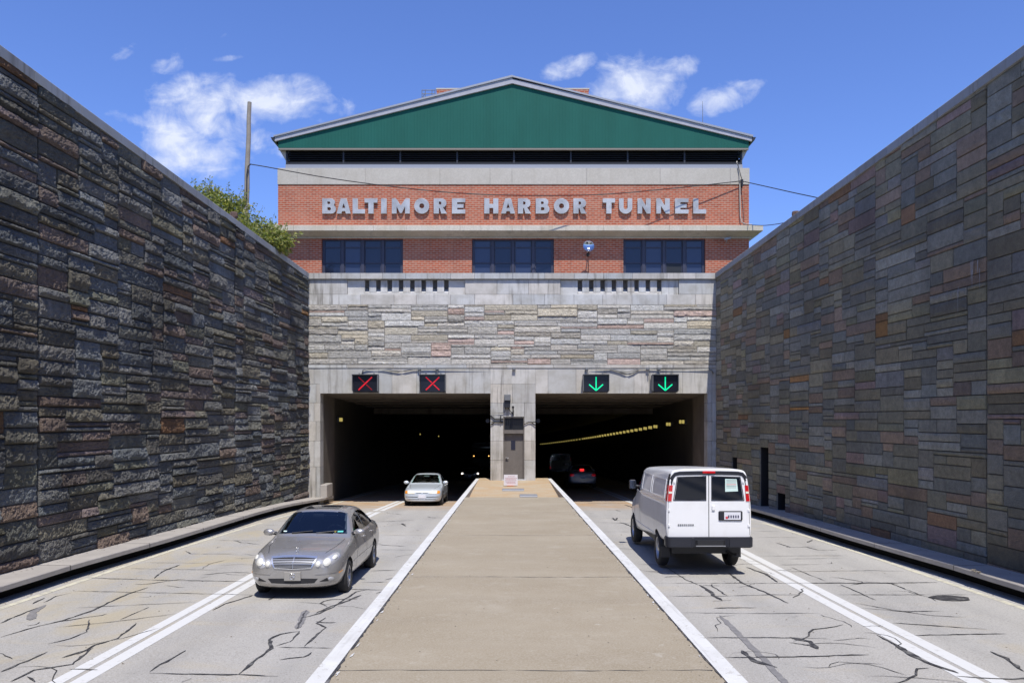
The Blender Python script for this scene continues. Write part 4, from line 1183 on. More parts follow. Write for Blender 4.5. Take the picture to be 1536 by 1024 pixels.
pc_ = thing('cable_bundle', (0, 35.95, Z(632, 36)), 'black cables crossing the pillar on both sides of the door transom', 'cables')
m = MB()
m.tube(wpts([(736, 623), (742, 628), (751, 628), (755, 628)], 35.95), .03, 6); m.tube(wpts([(736, 637), (742, 633), (755, 633.5)], 35.95), .022, 6)
m.tube(wpts([(737, 632.5), (755, 632.2)], 35.95), .022, 6); m.tube(wpts([(751, 622), (751, 634)], 35.93), .03, 6)
m.tube(wpts([(786, 636), (793, 633), (797, 633), (803, 638)], 35.95), .024, 6); m.tube(wpts([(791, 633.5), (803, 633)], 35.95), .016, 6)
m.obj('cable', 'wire', pc_, smooth=True)
for sx, px in ((-1, 735.2), (1, 803.6)):
    m = MB(); x = X(px, 36); m.lathe([(0, .001), (0, .09), (.05, .105), (.12, .05), (.12, .001)], (x+sx*.13, 36.75, Z(631, 36)), 'y', 16)
    m.cyl((x, 36.85, Z(631, 36)), (x+sx*.13, 36.85, Z(631, 36)), .03, 6)
    m.obj('flood_lamp', 'black_metal', pc_)

# warning board on the median end
ws = thing('warning_board', (X(766, 33), 33, -2.71), 'small white notice board on an orange base in front of the pillar door', 'sign')
m = MB(); zc = Z(711.5, 33); m.prism([(X(755.8, 33), Z(727.5, 33)), (X(776.5, 33), Z(727.5, 33)), (X(776.5, 33), zc), (X(755.8, 33), zc)], 'y', 32.98, 33.0)
m.obj('board', 'board_white', ws)
pbr('faded_print', (.50, .30, .30), .8); pbr('orange_plastic', (.75, .17, .03), .5)
m = MB(); rr = random.Random(2)
for k, (y, a, b) in enumerate([(714, 762, 770), (716.5, 758, 775), (718.3, 758.5, 774), (720.1, 758, 774.5), (722.2, 758.5, 773), (724, 760, 772)]):
    x = X(a, 33)
    while x < X(b, 33):
        w_ = rr.uniform(.02, .06); m.box(x, x+w_, 32.974, 32.98, Z(y+.45, 33), Z(y-.35, 33)); x += w_+.014
m.obj('faded_print', 'faded_print', ws)
m = MB(); m.prism([(X(760.5, 33), -2.70), (X(771.5, 33), -2.70), (X(769, 33), Z(728, 33)), (X(763, 33), Z(728, 33))], 'y', 32.9, 33.1); m.obj('base', 'orange_plastic', ws)
for px0, px1, D, lab in ((753.3, 786, 31.2, 'long dark metal plate on the slab just in front of the warning board'), (779.5, 806, 28.8, 'dark metal access plate set in the slab at the break of the median')):
    m = MB(); m.box(X(px0, D), X(px1, D), D-.42, D+.42, -2.74, -2.69+.0, bev=.01); tag(m.obj('access_plate', 'flashing'), lab, 'metal plate')

# dish on the brick wall, wall camera, corner conduit
pbr('mirror_metal', (.55, .56, .58), .12, metal=1.0)
dt = thing('round_mirror_lamp', (X(882, 39.5), 40, Z(369, 39.5)), 'round shiny floodlight reflector mounted on the brick between two windows', 'floodlight')
c = Vector((X(882.5, 39.4), 39.25, Z(369.5, 39.3))); m = MB()
prof = [(.10*(1-(r/.27)**2), r) for r in np.linspace(.001, .27, 8)] + [(-.02, .275), (.0, .26)]
m.lathe(prof, (0, 0, 0), 'y', 32); mt = Matrix.Translation(c) @ Matrix.Rotation(R(-12), 4, 'X')
m.v = [tuple(mt @ Vector(v)) for v in m.v]; m.obj('reflector', 'mirror_metal', dt, smooth=True)
m = MB(); m.tube([tuple(c+Vector((0, .1, 0))), tuple(c+Vector((.02, .35, -.2))), (c.x+.03, 39.92, c.z-.28)], .025, 8); m.cyl((c.x+.03, 39.86, c.z-.28), (c.x+.03, 40.0, c.z-.28), .08, 12)
m.obj('arm', 'black_metal', dt)
m = MB(); m.tube([(c.x+.06, 39.96, c.z-.6), (c.x+.05, 39.97, 7.2)], .015, 6); m.obj('cable', 'wire', dt)
wc = thing('wall_camera', (X(1092, 39.7), 39.8, Z(357, 39.7)), 'small pale security camera under the right end of the stone cornice', 'camera')
m = MB(); x = X(1092, 39.6); z = Z(357.5, 39.6); m.cyl((x-.16, 39.55, z-.05), (x+.16, 39.75, z+.06), .06, 10); m.obj('camera_body', 'trim_gray', wc)
m = MB(); m.tube([(x, 39.66, z), (x-.02, 39.85, z-.12), (x, 39.98, z-.12)], .025, 8); m.obj('bracket', 'trim_gray', wc)
cn = thing('corner_conduit', (X(1112, 39.9), 39.9, 9.8), 'thin pale service conduit running down the right edge of the brick wall', 'conduit')
m = MB(); m.tube(wpts([(1105, 242), (1107, 248), (1109.5, 262), (1110, 300), (1110.5, 325), (1112.5, 333), (1118, 336.5), (1128, 337)], 39.9), .03, 8); m.obj('pipe', 'limestone', cn, smooth=True)
m = MB(); m.tube(wpts([(1106, 243), (1109, 256), (1112.5, 268), (1113, 283)], 39.88), .018, 6); m.box(X(1112, 39.85), X(1114.5, 39.85), 39.8, 40, Z(280, 39.85), Z(269, 39.85), bev=.01); m.obj('insulator', 'black_metal', cn)

# ------------------------------------------------------------------ pole, wires, lamps on the walls
up = thing('utility_pole', (X(366, 36.5), 36.5, 5.4), 'bare leaning weathered wooden utility pole behind the tree', 'utility pole')
m = MB(); pb_ = Vector((X(364.5, 36.5), 36.5, 5.2)); pt = Vector((X(374.3, 36.5), 36.5, Z(153.5, 36.5)))
N_ = 12; m.tube([tuple(pb_.lerp(pt, i/N_)+Vector((.012*math.sin(i*2.1), 0, 0))) for i in range(N_+1)], [.15-.06*i/N_ for i in range(N_+1)], 14)
m.obj('shaft', 'wood_pole', up, smooth=True, angle=50)
m = MB(); q = pb_.lerp(pt, .62)
m.tube([(X(377, 36.4), 36.35, Z(246.5, 36.4)), (X(373, 36.4), 36.35, Z(250, 36.4)), (X(371, 36.4), 36.33, Z(262, 36.4)), (X(370.5, 36.4), 36.33, Z(300, 36.4))], .025, 6); m.obj('down_cable', 'wire', up)
def wire(l, r, label):
    P = [(X(p, D), D, Z(q, D)) for p, q, D in l]
    # smooth the polyline (Catmull-Rom)
    out = []; V_ = [Vector(p) for p in P]
    for i in range(len(V_)-1):
        p0, p1, p2, p3 = V_[max(i-1, 0)], V_[i], V_[i+1], V_[min(i+2, len(V_)-1)]
        for k in range(5):
            t = k/5; out.append(.5*((2*p1)+(p2-p0)*t+(2*p0-5*p1+4*p2-p3)*t*t+(3*p1-3*p2+p3-p0)*t**3))
    out.append(V_[-1])
    m = MB(); m.tube([tuple(p) for p in out], r, 6); return tag(m.obj('overhead_wire', 'wire', smooth=True), label, 'wire')
def dw(px): return 36.35+(39.85-36.35)*(px-377)/(1113-377)
wire([(p, q, dw(p)) for p, q in ((376, 246.5), (400, 250.5), (480, 265), (556, 276), (634, 285), (700, 290.5), (770, 293), (840, 293.3), (916, 291), (1020, 281.5), (1113, 271.5))], .022,
     'long sagging black wire from the wooden pole across the brick front to its right corner')
wire([(1114, 272, 39.85), (1150, 280, 38), (1190, 289, 36), (1232, 298, 34), (1300, 314, 31), (1380, 338, 28)], .022, 'black wire from the right corner of the building down behind the right wall')
wire([(1116, 336.5, 39.9), (1135, 338, 38), (1150, 338, 36.5), (1172, 335, 33), (1190, 330.5, 31)], .018, 'thin short wire from the cornice end to the lamp on the right wall')
for s, px, py, lab in ((-1, 351, 323, 'brown boxy floodlight behind the coping of the left wall beside the tree'), (1, 1193.5, 322, 'brown boxy floodlight behind the coping of the right wall below the wires')):
    # find the distance at which the wall top appears at this pixel column
    D = 10.908/(abs(px-768)/F+.048) + .9
    x = X(px, D); z = Z(py, D)
    fl = thing('wall_floodlight', (x, D, ztop(D)), lab, 'floodlight', 'floodlights on the retaining walls')
    m = MB(); m.lathe([(-.12, .001), (-.12, .10), (-.10, .12), (.06, .13), (.10, .115), (.10, .001)], (x, D, z+.01), 'z', 14); m.box(x-.14, x+.14, D-.1, D+.02, z-.08, z+.08, bev=.03); m.obj('lamp_head', 'rust_brown' if 'rust_brown' in MATS else 'bark', fl)
    m = MB(); m.cyl((x+.02, D, ztop(D)-.1), (x+.02, D, z-.08), .03, 8); m.obj('post', 'galvanized', fl)

# ------------------------------------------------------------------ tunnel lamps
def lamp(D, s, x0, z, double, label, parts=True, grp='yellow lamps along the right tunnel wall'):
    x = x0+xoff(D)
    r = thing('tunnel_lamp', (x, D, z), label, 'tunnel lamp', grp)
    if parts:
        m = MB(); m.box(x-.02, x+.10, D-.62, D+.62, z-.12, z+.12); m.obj('housing', 'black_metal', r)
        for q in ((-.34, .34) if double else (0,)):
            m = MB(); m.box(x-.07, x-.02, D+q-.19, D+q+.19, z-.09, z+.09, bev=.02); m.obj('lens', 'lamp_yellow', r)
    else:
        m = MB(); m.box(x-.06, x+.02, D-.3, D+.3, z-.07, z+.07); m.obj('lens', 'lamp_yellow', r)
    return r
def lz(D): return -.07-(D-40.7)*.0405
Ds = [40.9, 44.4, 48.4]; D = 50.2
while D < 150: Ds.append(D); D += 1.85 if D < 90 else 3
for i, D in enumerate(Ds):
    lab = ('yellow twin lamp nearest the portal, rightmost in the right tunnel' if i == 0 else 'yellow twin lamp second from the portal in the right tunnel' if i == 1 else
           'yellow lamp in the long receding row along the right tunnel wall')
    lamp(D, 1, 8.72, lz(D), True, lab, parts=i < 18)
r = thing('tunnel_lamp', (-8.5, 39.6, 0), 'lone yellow twin lamp at the upper left inside the left tunnel', 'tunnel lamp')
m = MB(); m.box(-8.60, -8.5, 39.3, 39.95, -.10, .16); m.obj('housing', 'black_metal', r)
for q in (-.16, .16):
    m = MB(); m.box(-8.5, -8.44, 39.62+q-.11, 39.62+q+.11, -.06, .12, bev=.02); m.obj('lens', 'lamp_yellow', r)
for (px, py, D, lab) in ((588, 645, 60, 'faint yellow lamp deep in the left tunnel, nearest to the twin lamp'), (630, 651, 78, 'faint yellow lamp deep in the left tunnel, above the oncoming light blue car'), (658, 654, 96, 'faintest yellow lamp deep in the left tunnel, right of the two others')):
    r = thing('tunnel_lamp', (X(px, D), D, Z(py, D)), lab, 'tunnel lamp'); m = MB(); x = X(px, D); z = Z(py, D)
    m.box(x-.05, x+.05, D-.1, D+.1, z-.07, z+.07, bev=.02); m.obj('lens', 'lamp_yellow', r)
    m = MB(); m.cyl((x, D, z+.08), (x, D, z+1.1), .03, 6); m.obj('hanger', 'black_metal', r)

# ------------------------------------------------------------------ tree behind the left wall
tr = thing('tree', (-12.6, 32.5, 5.4), 'leafy green tree leaning over the left wall beside the wooden pole', 'tree')
rr = random.Random(12)
m = MB(); m.tube([(-12.8, 32.6, 5.3), (-12.6, 32.5, 6.2), (-12.3, 32.4, 7.2), (-12.2, 32.3, 8.2)], [.16, .13, .1, .05], 10)
lobes = [(-13.0, 32.6, 8.4, 1.5, .95), (-11.9, 32.4, 8.2, 1.2, .85), (-14.0, 32.8, 8.1, 1.0, .9), (-11.0, 32.2, 7.7, 1.1, .75), (-10.0, 32.0, 7.35, .9, .55), (-9.35, 31.9, 7.15, .6, .42),
         (-12.6, 32.0, 7.4, 1.6, .9), (-10.6, 31.6, 7.0, 1.1, .6), (-13.6, 33.2, 7.2, 1.4, .9), (-12.6, 33, 9.15, .7, .45), (-11.4, 32.5, 8.75, .6, .4), (-9.6, 32.2, 7.0, .7, .4)]
for lb_ in lobes:
    m.tube([(-12.3, 32.4, 6.6+rr.uniform(-.4, .8)), ((-12.3+lb_[0])/2, 32.3, (7.0+lb_[2])/2), (lb_[0], lb_[1], lb_[2])], [.06, .035, .012], 6)
m.obj('trunk', 'bark', tr, smooth=True)
m = MB()
def leaves(m, c, n, size, cols, spread=.1):
    for _ in range(n):
        p = Vector((c[0]+rr.gauss(0, spread), c[1]+rr.gauss(0, spread), c[2]+rr.gauss(0, spread*.6)))
        a = Vector((rr.gauss(0, 1), rr.gauss(0, 1), rr.gauss(0, .6))).normalized(); b = a.cross(Vector((rr.gauss(0, 1), rr.gauss(0, 1), rr.gauss(0, 1)))).normalized()
        L = size*rr.uniform(.7, 1.4); w_ = L*.42
        cc_ = rr.choice(cols); f = rr.uniform(.95, 1.6); cc_ = tuple(v*f for v in cc_)
        m.add([p, p+a*L*.5+b*w_*.5, p+a*L, p+a*L*.5-b*w_*.5], [(0, 1, 2, 3)], cc_)
greens = [(.13, .155, .035), (.18, .20, .05), (.24, .235, .065), (.09, .115, .03), (.30, .275, .09), (.16, .165, .045)]
twigs = MB()
for (x, y, z, rx, rz) in lobes:
    for _ in range(int(150*rx)):
        while True:
            u = Vector((rr.uniform(-1, 1), rr.uniform(-1, 1), rr.uniform(-1, 1)))
            if u.length < 1: break
        if u.length < .45 and rr.random() < .5: u = u.normalized()*rr.uniform(.7, 1.05)
        c = (x+u.x*rx, y+u.y*rx*.8, z+u.z*rz)
        leaves(m, c, rr.randint(8, 16), .13, greens, .12)
        if rr.random() < .35: twigs.tube([(x+u.x*rx*.5, y+u.y*rx*.4, z+u.z*rz*.5), c], [.012, .005], 5)
    for _ in range(int(7*rx)):      # stray sprigs past the outline
        a_ = rr.uniform(0, PI); e = Vector((math.cos(a_), rr.uniform(-.3, .3), math.sin(a_)))
        p0 = Vector((x, y, z))+Vector((e.x*rx, e.y, e.z*rz)); p1 = p0+Vector((e.x*.3, 0, e.z*.3+.1))
        twigs.tube([tuple(p0), tuple(p1)], [.01, .004], 5); leaves(m, p0.lerp(p1, .6), 6, .12, greens, .07); leaves(m, p1, 4, .11, greens, .05)
m.obj('crown', 'leaf', tr, fixn=False); twigs.obj('twigs', 'bark', tr)
# ------------------------------------------------------------------ vehicles
def paint(name, c, metal=.7, rough=.32, flake=.0):
    pbr(name, c, rough, metal, coat=.8, build=lambda t, b: t.put(b.inputs['Roughness'], t.mr(t.noise(obco(t), 5, 5, .6), .3, .7, rough-.05, rough+.08)))
paint('pewter_paint', (.40, .385, .365), .6, .30)
paint('ice_blue_paint', (.60, .655, .70), .35, .36)
pbr('white_van_paint', (.80, .80, .80), .35, coat=.6, build=lambda t, b: t.put(b.inputs['Base Color'], t.mix(t.mr(t.noise(t.mapping(obco(t), (1, 1, .6)), 1.6, 7, .65), .5, .8, 0, .5), (.80, .80, .80), (.62, .60, .56))))
paint('pale_gray_paint', (.30, .31, .34), .2, .4)
paint('beige_paint', (.22, .21, .165), .0, .5)
paint('dark_paint', (.03, .03, .035), .2, .4)
pbr('glass_dark', (.008, .011, .018), .05, spec=.5)
pbr('windscreen', (.012, .018, .034), .06, coat=.6, spec=.8)
pbr('windscreen_green', (.03, .05, .047), .08, coat=.8, spec=.7)
pbr('chrome', (.70, .71, .73), .25, metal=.85)
pbr('grille_metal', (.42, .43, .46), .35, metal=.5)
pbr('cream_lens', (.80, .76, .62), .2, coat=1.0)
pbr('silver_lens', (.50, .50, .51), .2, metal=.3, coat=1.0)
pbr('lamp_bowl', (.80, .78, .70), .3, metal=.2, coat=.3)
pbr('amber_lens', (.75, .28, .03), .15, coat=1.0)
pbr('red_lens', (.55, .01, .015), .15, coat=1.0)
pbr('clear_lens', (.75, .72, .6), .2, coat=1.0)
pbr('black_plastic', (.018, .018, .02), .5)
pbr('navy_plastic', (.02, .021, .028), .4)
pbr('seam', (.02, .02, .02), .6)
pbr('mirror_glass', (.16, .19, .26), .1, metal=.9)
pbr('alloy', (.45, .45, .46), .35, metal=.8)
pbr('paper', (.62, .78, .72), .7); pbr('plate_white', (.68, .68, .72), .5); pbr('plate_pewter', (.30, .285, .26), .5)
pbr('print_dark', (.05, .05, .10), .6); pbr('print_red', (.6, .06, .08), .6); pbr('sticker_yellow', (.7, .6, .1), .6); pbr('sticker_teal', (.1, .5, .45), .6)
pbr('seat_dark', (.05, .055, .075), .7); pbr('seat_gray', (.30, .30, .30), .8)
pbr('brake_on', (.5, 0, 0), .3, emit=(1, .03, .03), es=1.6)
pbr('tail_dim', (.25, 0, 0), .3, emit=(1, .02, .05), es=.09)

def car_body(stations, mat, parent, zs=1.0, xs=1.0, subdiv=3, wells=()):
    """stations: y, then eight half-section points (x, z) from the bottom centre line to the top centre line"""
    vs = []; fs = []; n = 8; ring = 2*n-2
    for st in stations:
        y = st[0]; h = st[1:]
        right = [(x, y, z) for x, z in h]; left = [(-x, y, z) for x, z in reversed(h[1:-1])]
        vs += right+left
    m = len(stations)
    for i in range(m-1):
        for k in range(ring):
            fs.append((i*ring+k, i*ring+(k+1) % ring, (i+1)*ring+(k+1) % ring, (i+1)*ring+k))
    for i in (0, m-1):
        o = i*ring
        def Rr(k): return o+k
        def Ll(k): return o+(ring-k) % ring
        for k in range(n-1):
            a, b = Rr(k), Rr(k+1); c, d = Ll(k+1), Ll(k)
            f = [a, b]+([c] if c != b else [])+([d] if d != a else [])
            fs.append(tuple(f))
    me = bpy.data.meshes.new('body'); me.from_pydata([(x*xs, y, z*zs) for x, y, z in vs], [], fs)
    bm = bmesh.new(); bm.from_mesh(me); bmesh.ops.recalc_face_normals(bm, faces=bm.faces[:]); bm.to_mesh(me); bm.free()
    o = bpy.data.objects.new('body', me); COL.objects.link(o)
    sm = o.modifiers.new('s', 'SUBSURF'); sm.levels = subdiv; sm.render_levels = subdiv
    cuts = []
    for (y, z, r, hw) in wells:
        for s in (-1, 1):
            b = MB(); b.lathe([(s*(hw-.30), .001), (s*(hw-.30), r), (s*(hw+.3), r), (s*(hw+.3), .001)], (0, y, z), 'x', 40)
            c = b.obj('cut', 'black_plastic'); cuts.append(c)
            bo = o.modifiers.new('b', 'BOOLEAN'); bo.operation = 'DIFFERENCE'; bo.solver = 'EXACT'; bo.object = c
    dg = bpy.context.evaluated_depsgraph_get(); dg.update()
    me2 = bpy.data.meshes.new_from_object(o.evaluated_get(dg)); o.modifiers.clear(); o.data = me2
    for c in cuts: bpy.data.objects.remove(c)
    me2.materials.clear(); me2.materials.append(MATS[mat]); me2.materials.append(MATS['black_plastic'])
    for p in me2.polygons:
        c = p.center; mi = 0
        for (y, z, r, hw) in wells:
            d = math.hypot(c.y-y, c.z-z)
            nd = Vector((0, c.y-y, c.z-z)); nd.normalize()
            if d < r+.004 and abs(c.x) < hw+.05 and (p.normal.dot(nd) < -.5 or (abs(p.normal.x) > .9 and abs(c.x) < hw-.25)): mi = 1
        if p.normal.z < -.8 and c.z < stations[len(stations)//2][1][1]*zs+.12: mi = 1
        p.material_index = mi
    me2.polygons.foreach_set('use_smooth', [True]*len(me2.polygons))
    me2.set_sharp_from_angle(angle=R(32))
    me2.update()
    o.parent = parent
    bvh = BVHTree.FromObject(o, bpy.context.evaluated_depsgraph_get())
    return o, bvh

def patch(bvh, name, mat, parent, edges, axis, off=.006, nu=12, nv=8, sgn=1, thick=.012, lab=None, smooth=True, zs=1.0):
    """grid between two outline curves laid on the body. axis 'f' looks from the front (x, z), 'b' from behind, 's' from the side (y, z), 't' from above (x, y)"""
    lo, hi = edges
    def samp(c, t):
        if len(c) == 1: return c[0]
        L = [0]
        for a, b in zip(c[:-1], c[1:]): L.append(L[-1]+math.hypot(b[0]-a[0], b[1]-a[1]))
        d = t*L[-1]
        for i in range(len(c)-1):
            if d <= L[i+1]+1e-9:
                k = (d-L[i])/max(1e-9, L[i+1]-L[i]); return (c[i][0]+(c[i+1][0]-c[i][0])*k, c[i][1]+(c[i+1][1]-c[i][1])*k)
        return c[-1]
    pts = []
    for j in range(nv+1):
        for i in range(nu+1):
            a = samp(lo, i/nu); b = samp(hi, i/nu); t = j/nv
            pts.append((a[0]+(b[0]-a[0])*t, a[1]+(b[1]-a[1])*t))
    return lay(bvh, name, mat, parent, pts, nu, nv, axis, off, sgn, thick, lab, smooth, zs)
def cast(bvh, u, v, axis, sgn=1, zs=1.0):
    if axis == 'f': o, d = Vector((u, -3, v*zs)), Vector((0, 1, 0))
    elif axis == 'b': o, d = Vector((u, 12, v*zs)), Vector((0, -1, 0))
    elif axis == 's': o, d = Vector((sgn*4, u, v*zs)), Vector((-sgn, 0, 0))
    else: o, d = Vector((u, v, 5)), Vector((0, 0, -1))
    h = bvh.ray_cast(o, d)
    if h[0] is None: return None, None
    n = h[1]
    if n.dot(d) > 0: n = -n
    return h[0], n
def lay(bvh, name, mat, parent, pts, nu, nv, axis, off, sgn, thick, lab, smooth, zs):
    P = []; last = None
    for (u, v) in pts:
        h, n = cast(bvh, u, v, axis, sgn, zs)
        if h is None: h, n = last if last else (Vector((0, 0, 0)), Vector((0, 0, 1)))
        last = (h, n); P.append((h, n))
    m = len(P)
    vs = [tuple(h+n*off) for h, n in P]+[tuple(h-n*thick) for h, n in P]
    fs = []
    W_ = nu+1
    for j in range(nv):
        for i in range(nu): fs.append((j*W_+i, j*W_+i+1, (j+1)*W_+i+1, (j+1)*W_+i))
    rim = [i for i in range(nu)]+[j*W_+nu for j in range(nv)]+[nv*W_+i for i in range(nu, 0, -1)]+[j*W_ for j in range(nv, 0, -1)]
    for a, b in zip(rim, rim[1:]+rim[:1]): fs.append((a, b, b+m, a+m))
    mb = MB(); mb.add(vs, fs)
    o = mb.obj(name, mat, parent, smooth=smooth, angle=40)
    if lab: o['label'] = lab
    return o
def oval(bvh, name, mat, parent, c, rx, rz, axis, tilt=0, dome=.02, off=.004, n=20, zs=1.0, sgn=1, lab=None):
    vs = []; rings = 5; ct, st = math.cos(R(tilt)), math.sin(R(tilt))
    P = []
    for j in range(rings+1):
        r = j/rings
        for i in range(n):
            a = 2*PI*i/n; x = r*rx*math.cos(a); z = r*rz*math.sin(a)
            h, nn = cast(bvh, c[0]+x*ct-z*st, c[1]+x*st+z*ct, axis, sgn, zs)
            if h is None: h, nn = P[-1]
            P.append((h, nn)); vs.append(tuple(h+nn*(off+dome*(1-r*r))))
    base = len(vs)
    for i in range(n): h, nn = P[rings*n+i]; vs.append(tuple(h-nn*.015))
    fs = []
    for j in range(rings):
        for i in range(n): fs.append((j*n+i, j*n+(i+1) % n, (j+1)*n+(i+1) % n, (j+1)*n+i))
    for i in range(n): fs.append((rings*n+i, rings*n+(i+1) % n, base+(i+1) % n, base+i))
    mb = MB(); mb.add(vs, fs); o = mb.obj(name, mat, parent, smooth=True, angle=50)
    if lab: o['label'] = lab
    return o
def seam(bvh, parent, pts, axis, w=.010, sgn=1, name='seam', mat='seam', off=.002, zs=1.0):
    P = []
    for a, b in zip(pts[:-1], pts[1:]):
        L = math.hypot(b[0]-a[0], b[1]-a[1]); k = max(1, int(L/.08))
        for i in range(k): P.append((a[0]+(b[0]-a[0])*i/k, a[1]+(b[1]-a[1])*i/k))
    P.append(pts[-1])
    q = []
    for i, p in enumerate(P):
        a = P[max(0, i-1)]; b = P[min(len(P)-1, i+1)]; dx, dy = b[0]-a[0], b[1]-a[1]; L = math.hypot(dx, dy) or 1
        q.append(((p[0]-dy/L*w/2, p[1]+dx/L*w/2), (p[0]+dy/L*w/2, p[1]-dx/L*w/2)))
    pts2 = [a for a, b in q]+[b for a, b in q]
    return lay(bvh, name, mat, parent, pts2, len(q)-1, 1, axis, off, sgn, .004, None, True, zs)

def wheel(parent, x, y, r, w, side, style='alloy'):
    """axle along x; side = +1 outward to +x"""
    t = MB(); rb = r*.66
    prof = [(-w/2+.02, rb), (-w/2, rb+.02), (-w/2, r-.05), (-w/2+.03, r-.008), (-w/4, r), (w/4, r), (w/2-.03, r-.008), (w/2, r-.05), (w/2, rb+.02), (w/2-.02, rb)]
    t.lathe(prof, (x, y, r), 'x', 36, closed=True)
    wo_ = t.obj('wheel', 'rubber', parent, smooth=True, angle=40)
    h = MB(); s = side; xo = x+s*(w/2-.02)
    h.lathe([(s*0, rb), (s*-.01, rb-.02), (s*-.07, rb-.035), (s*-.09, rb*.5), (s*-.09, .001)], (xo, y, r), 'x', 30)
    if style == 'alloy':
        for k in range(5):
            a = 2*PI*k/5+.3
            for da in (-.11, .11):
                p0 = Vector((xo-s*.035, y+math.cos(a)*.05, r+math.sin(a)*.05)); p1 = Vector((xo-s*.015, y+math.cos(a+da)*(rb-.01), r+math.sin(a+da)*(rb-.01)))
                h.tube([tuple(p0), tuple(p1)], [.026, .020], 6)
        h.lathe([(s*-.02, .001), (s*-.02, .05), (s*-.05, .06)], (xo, y, r), 'x', 16)
    else:
        h.lathe([(s*.0, .001), (s*.0, .06), (s*-.03, .09), (s*-.06, .13)], (xo, y, r), 'x', 16)
        for k in range(8):
            a = 2*PI*k/8; h.cyl((xo-s*.02, y+math.cos(a)*.10, r+math.sin(a)*.10), (xo-s*.045, y+math.cos(a)*.10, r+math.sin(a)*.10), .012, 6)
    h.obj('rim', 'alloy', wo_, smooth=True, angle=40)
    return wo_

def glass_mat(name, tint, refl=1.0):
    m = bpy.data.materials.new(name); m.use_nodes = True; t = NT(m.node_tree); m.node_tree.nodes.clear()
    tr = t.n('ShaderNodeBsdfTransparent'); tr.inputs[0].default_value = (*tint, 1)
    gl = t.n('ShaderNodeBsdfGlossy'); gl.inputs[0].default_value = (refl, refl, refl, 1); gl.inputs['Roughness'].default_value = .02
    fr = t.n('ShaderNodeFresnel'); fr.inputs[0].default_value = 1.55
    mx = t.n('ShaderNodeMixShader'); t.put(mx.inputs[0], t.m('ADD', fr.outputs[0], .03)); t.put(mx.inputs[1], tr.outputs[0]); t.put(mx.inputs[2], gl.outputs[0])
    o = t.n('ShaderNodeOutputMaterial'); t.put(o.inputs[0], mx.outputs[0]); MATS[name] = m
glass_mat('tinted_glass', (.42, .50, .58)); glass_mat('green_glass', (.62, .74, .70)); glass_mat('side_glass', (.13, .16, .14))
def cabin(body, root, k, f, zs, lining, seatmat, mat):
    me = body.data; bm = bmesh.new(); bm.from_mesh(me); dele = []
    for fc in bm.faces:
        c = fc.calc_center_median(); n = fc.normal; z = c.z/zs; x = abs(c.x)/k; y = c.y/f
        if 1.45 < y < 2.16 and n.y < -.3 and n.z > .1 and 1.02 < z < 1.375 and x < np.interp(z, [1.0, 1.38], [.69, .545])-.015: dele.append(fc)
        elif 3.4 < y < 4.05 and n.y > .3 and 1.12 < z < 1.34 and x < .5: dele.append(fc)
        elif abs(n.x) > .5 and 1.025 < z < 1.32 and (1.90 < y < 2.62 or 2.82 < y < 3.44) and z < np.interp(y, [1.72, 1.86, 2.18, 2.68, 3.1, 3.48], [1.0, 1.09, 1.27, 1.34, 1.335, 1.24])-.015: dele.append(fc)
    bmesh.ops.delete(bm, geom=dele, context='FACES'); bm.to_mesh(me); bm.free()
    W2 = .80*k
    b = MB(); b.box(-W2, W2, 1.42*f, 4.1*f, .45*zs, .50*zs); b.obj('cabin_floor', 'black_plastic', root)
    b = MB(); b.prism([(1.48*f, .80*zs), (1.50*f, .985*zs), (1.66*f, 1.0*zs), (1.86*f, .965*zs), (1.92*f, .80*zs)], 'x', -.70*k, .70*k); b.obj('dashboard', 'black_plastic', root)
    for s in (-1, 1):
        b = MB(); b.box(s*.37*k-.25, s*.37*k+.25, 2.25*f, 2.75*f, .60*zs, .74*zs, bev=.05); so = b.obj('seat', seatmat, root)
        b = MB(); b.box(s*.37*k-.24, s*.37*k+.24, 2.70*f, 2.84*f, .70*zs, 1.17*zs, bev=.06); b.obj('seat_back', seatmat, so)
        b = MB(); b.box(s*.37*k-.13, s*.37*k+.13, 2.74*f, 2.83*f, 1.19*zs, 1.33*zs, bev=.04); b.obj('headrest', seatmat, so)
    b = MB(); b.box(-.66*k, .66*k, 3.45*f, 3.62*f, .60*zs, 1.10*zs, bev=.06); b.obj('rear_seat', seatmat, root)
    b = MB(); b.tube([(.37*k+.18*math.cos(a), 1.98*f-.05*math.sin(a), (.98+.16*math.sin(a))*zs) for a in np.linspace(0, 2*PI, 21)], .014, 6); b.cyl((.37*k, 1.98*f, .98*zs), (.37*k, 1.80*f, .90*zs), .04, 8); b.box(.37*k-.17, .37*k+.17, 1.97*f, 1.99*f, .965*zs, .995*zs); b.obj('steering_wheel', 'black_plastic', root)
    b = MB(); b.box(-.12, .12, 1.99*f, 2.01*f, 1.275*zs, 1.34*zs, bev=.01); b.obj('inner_mirror', lining, root)

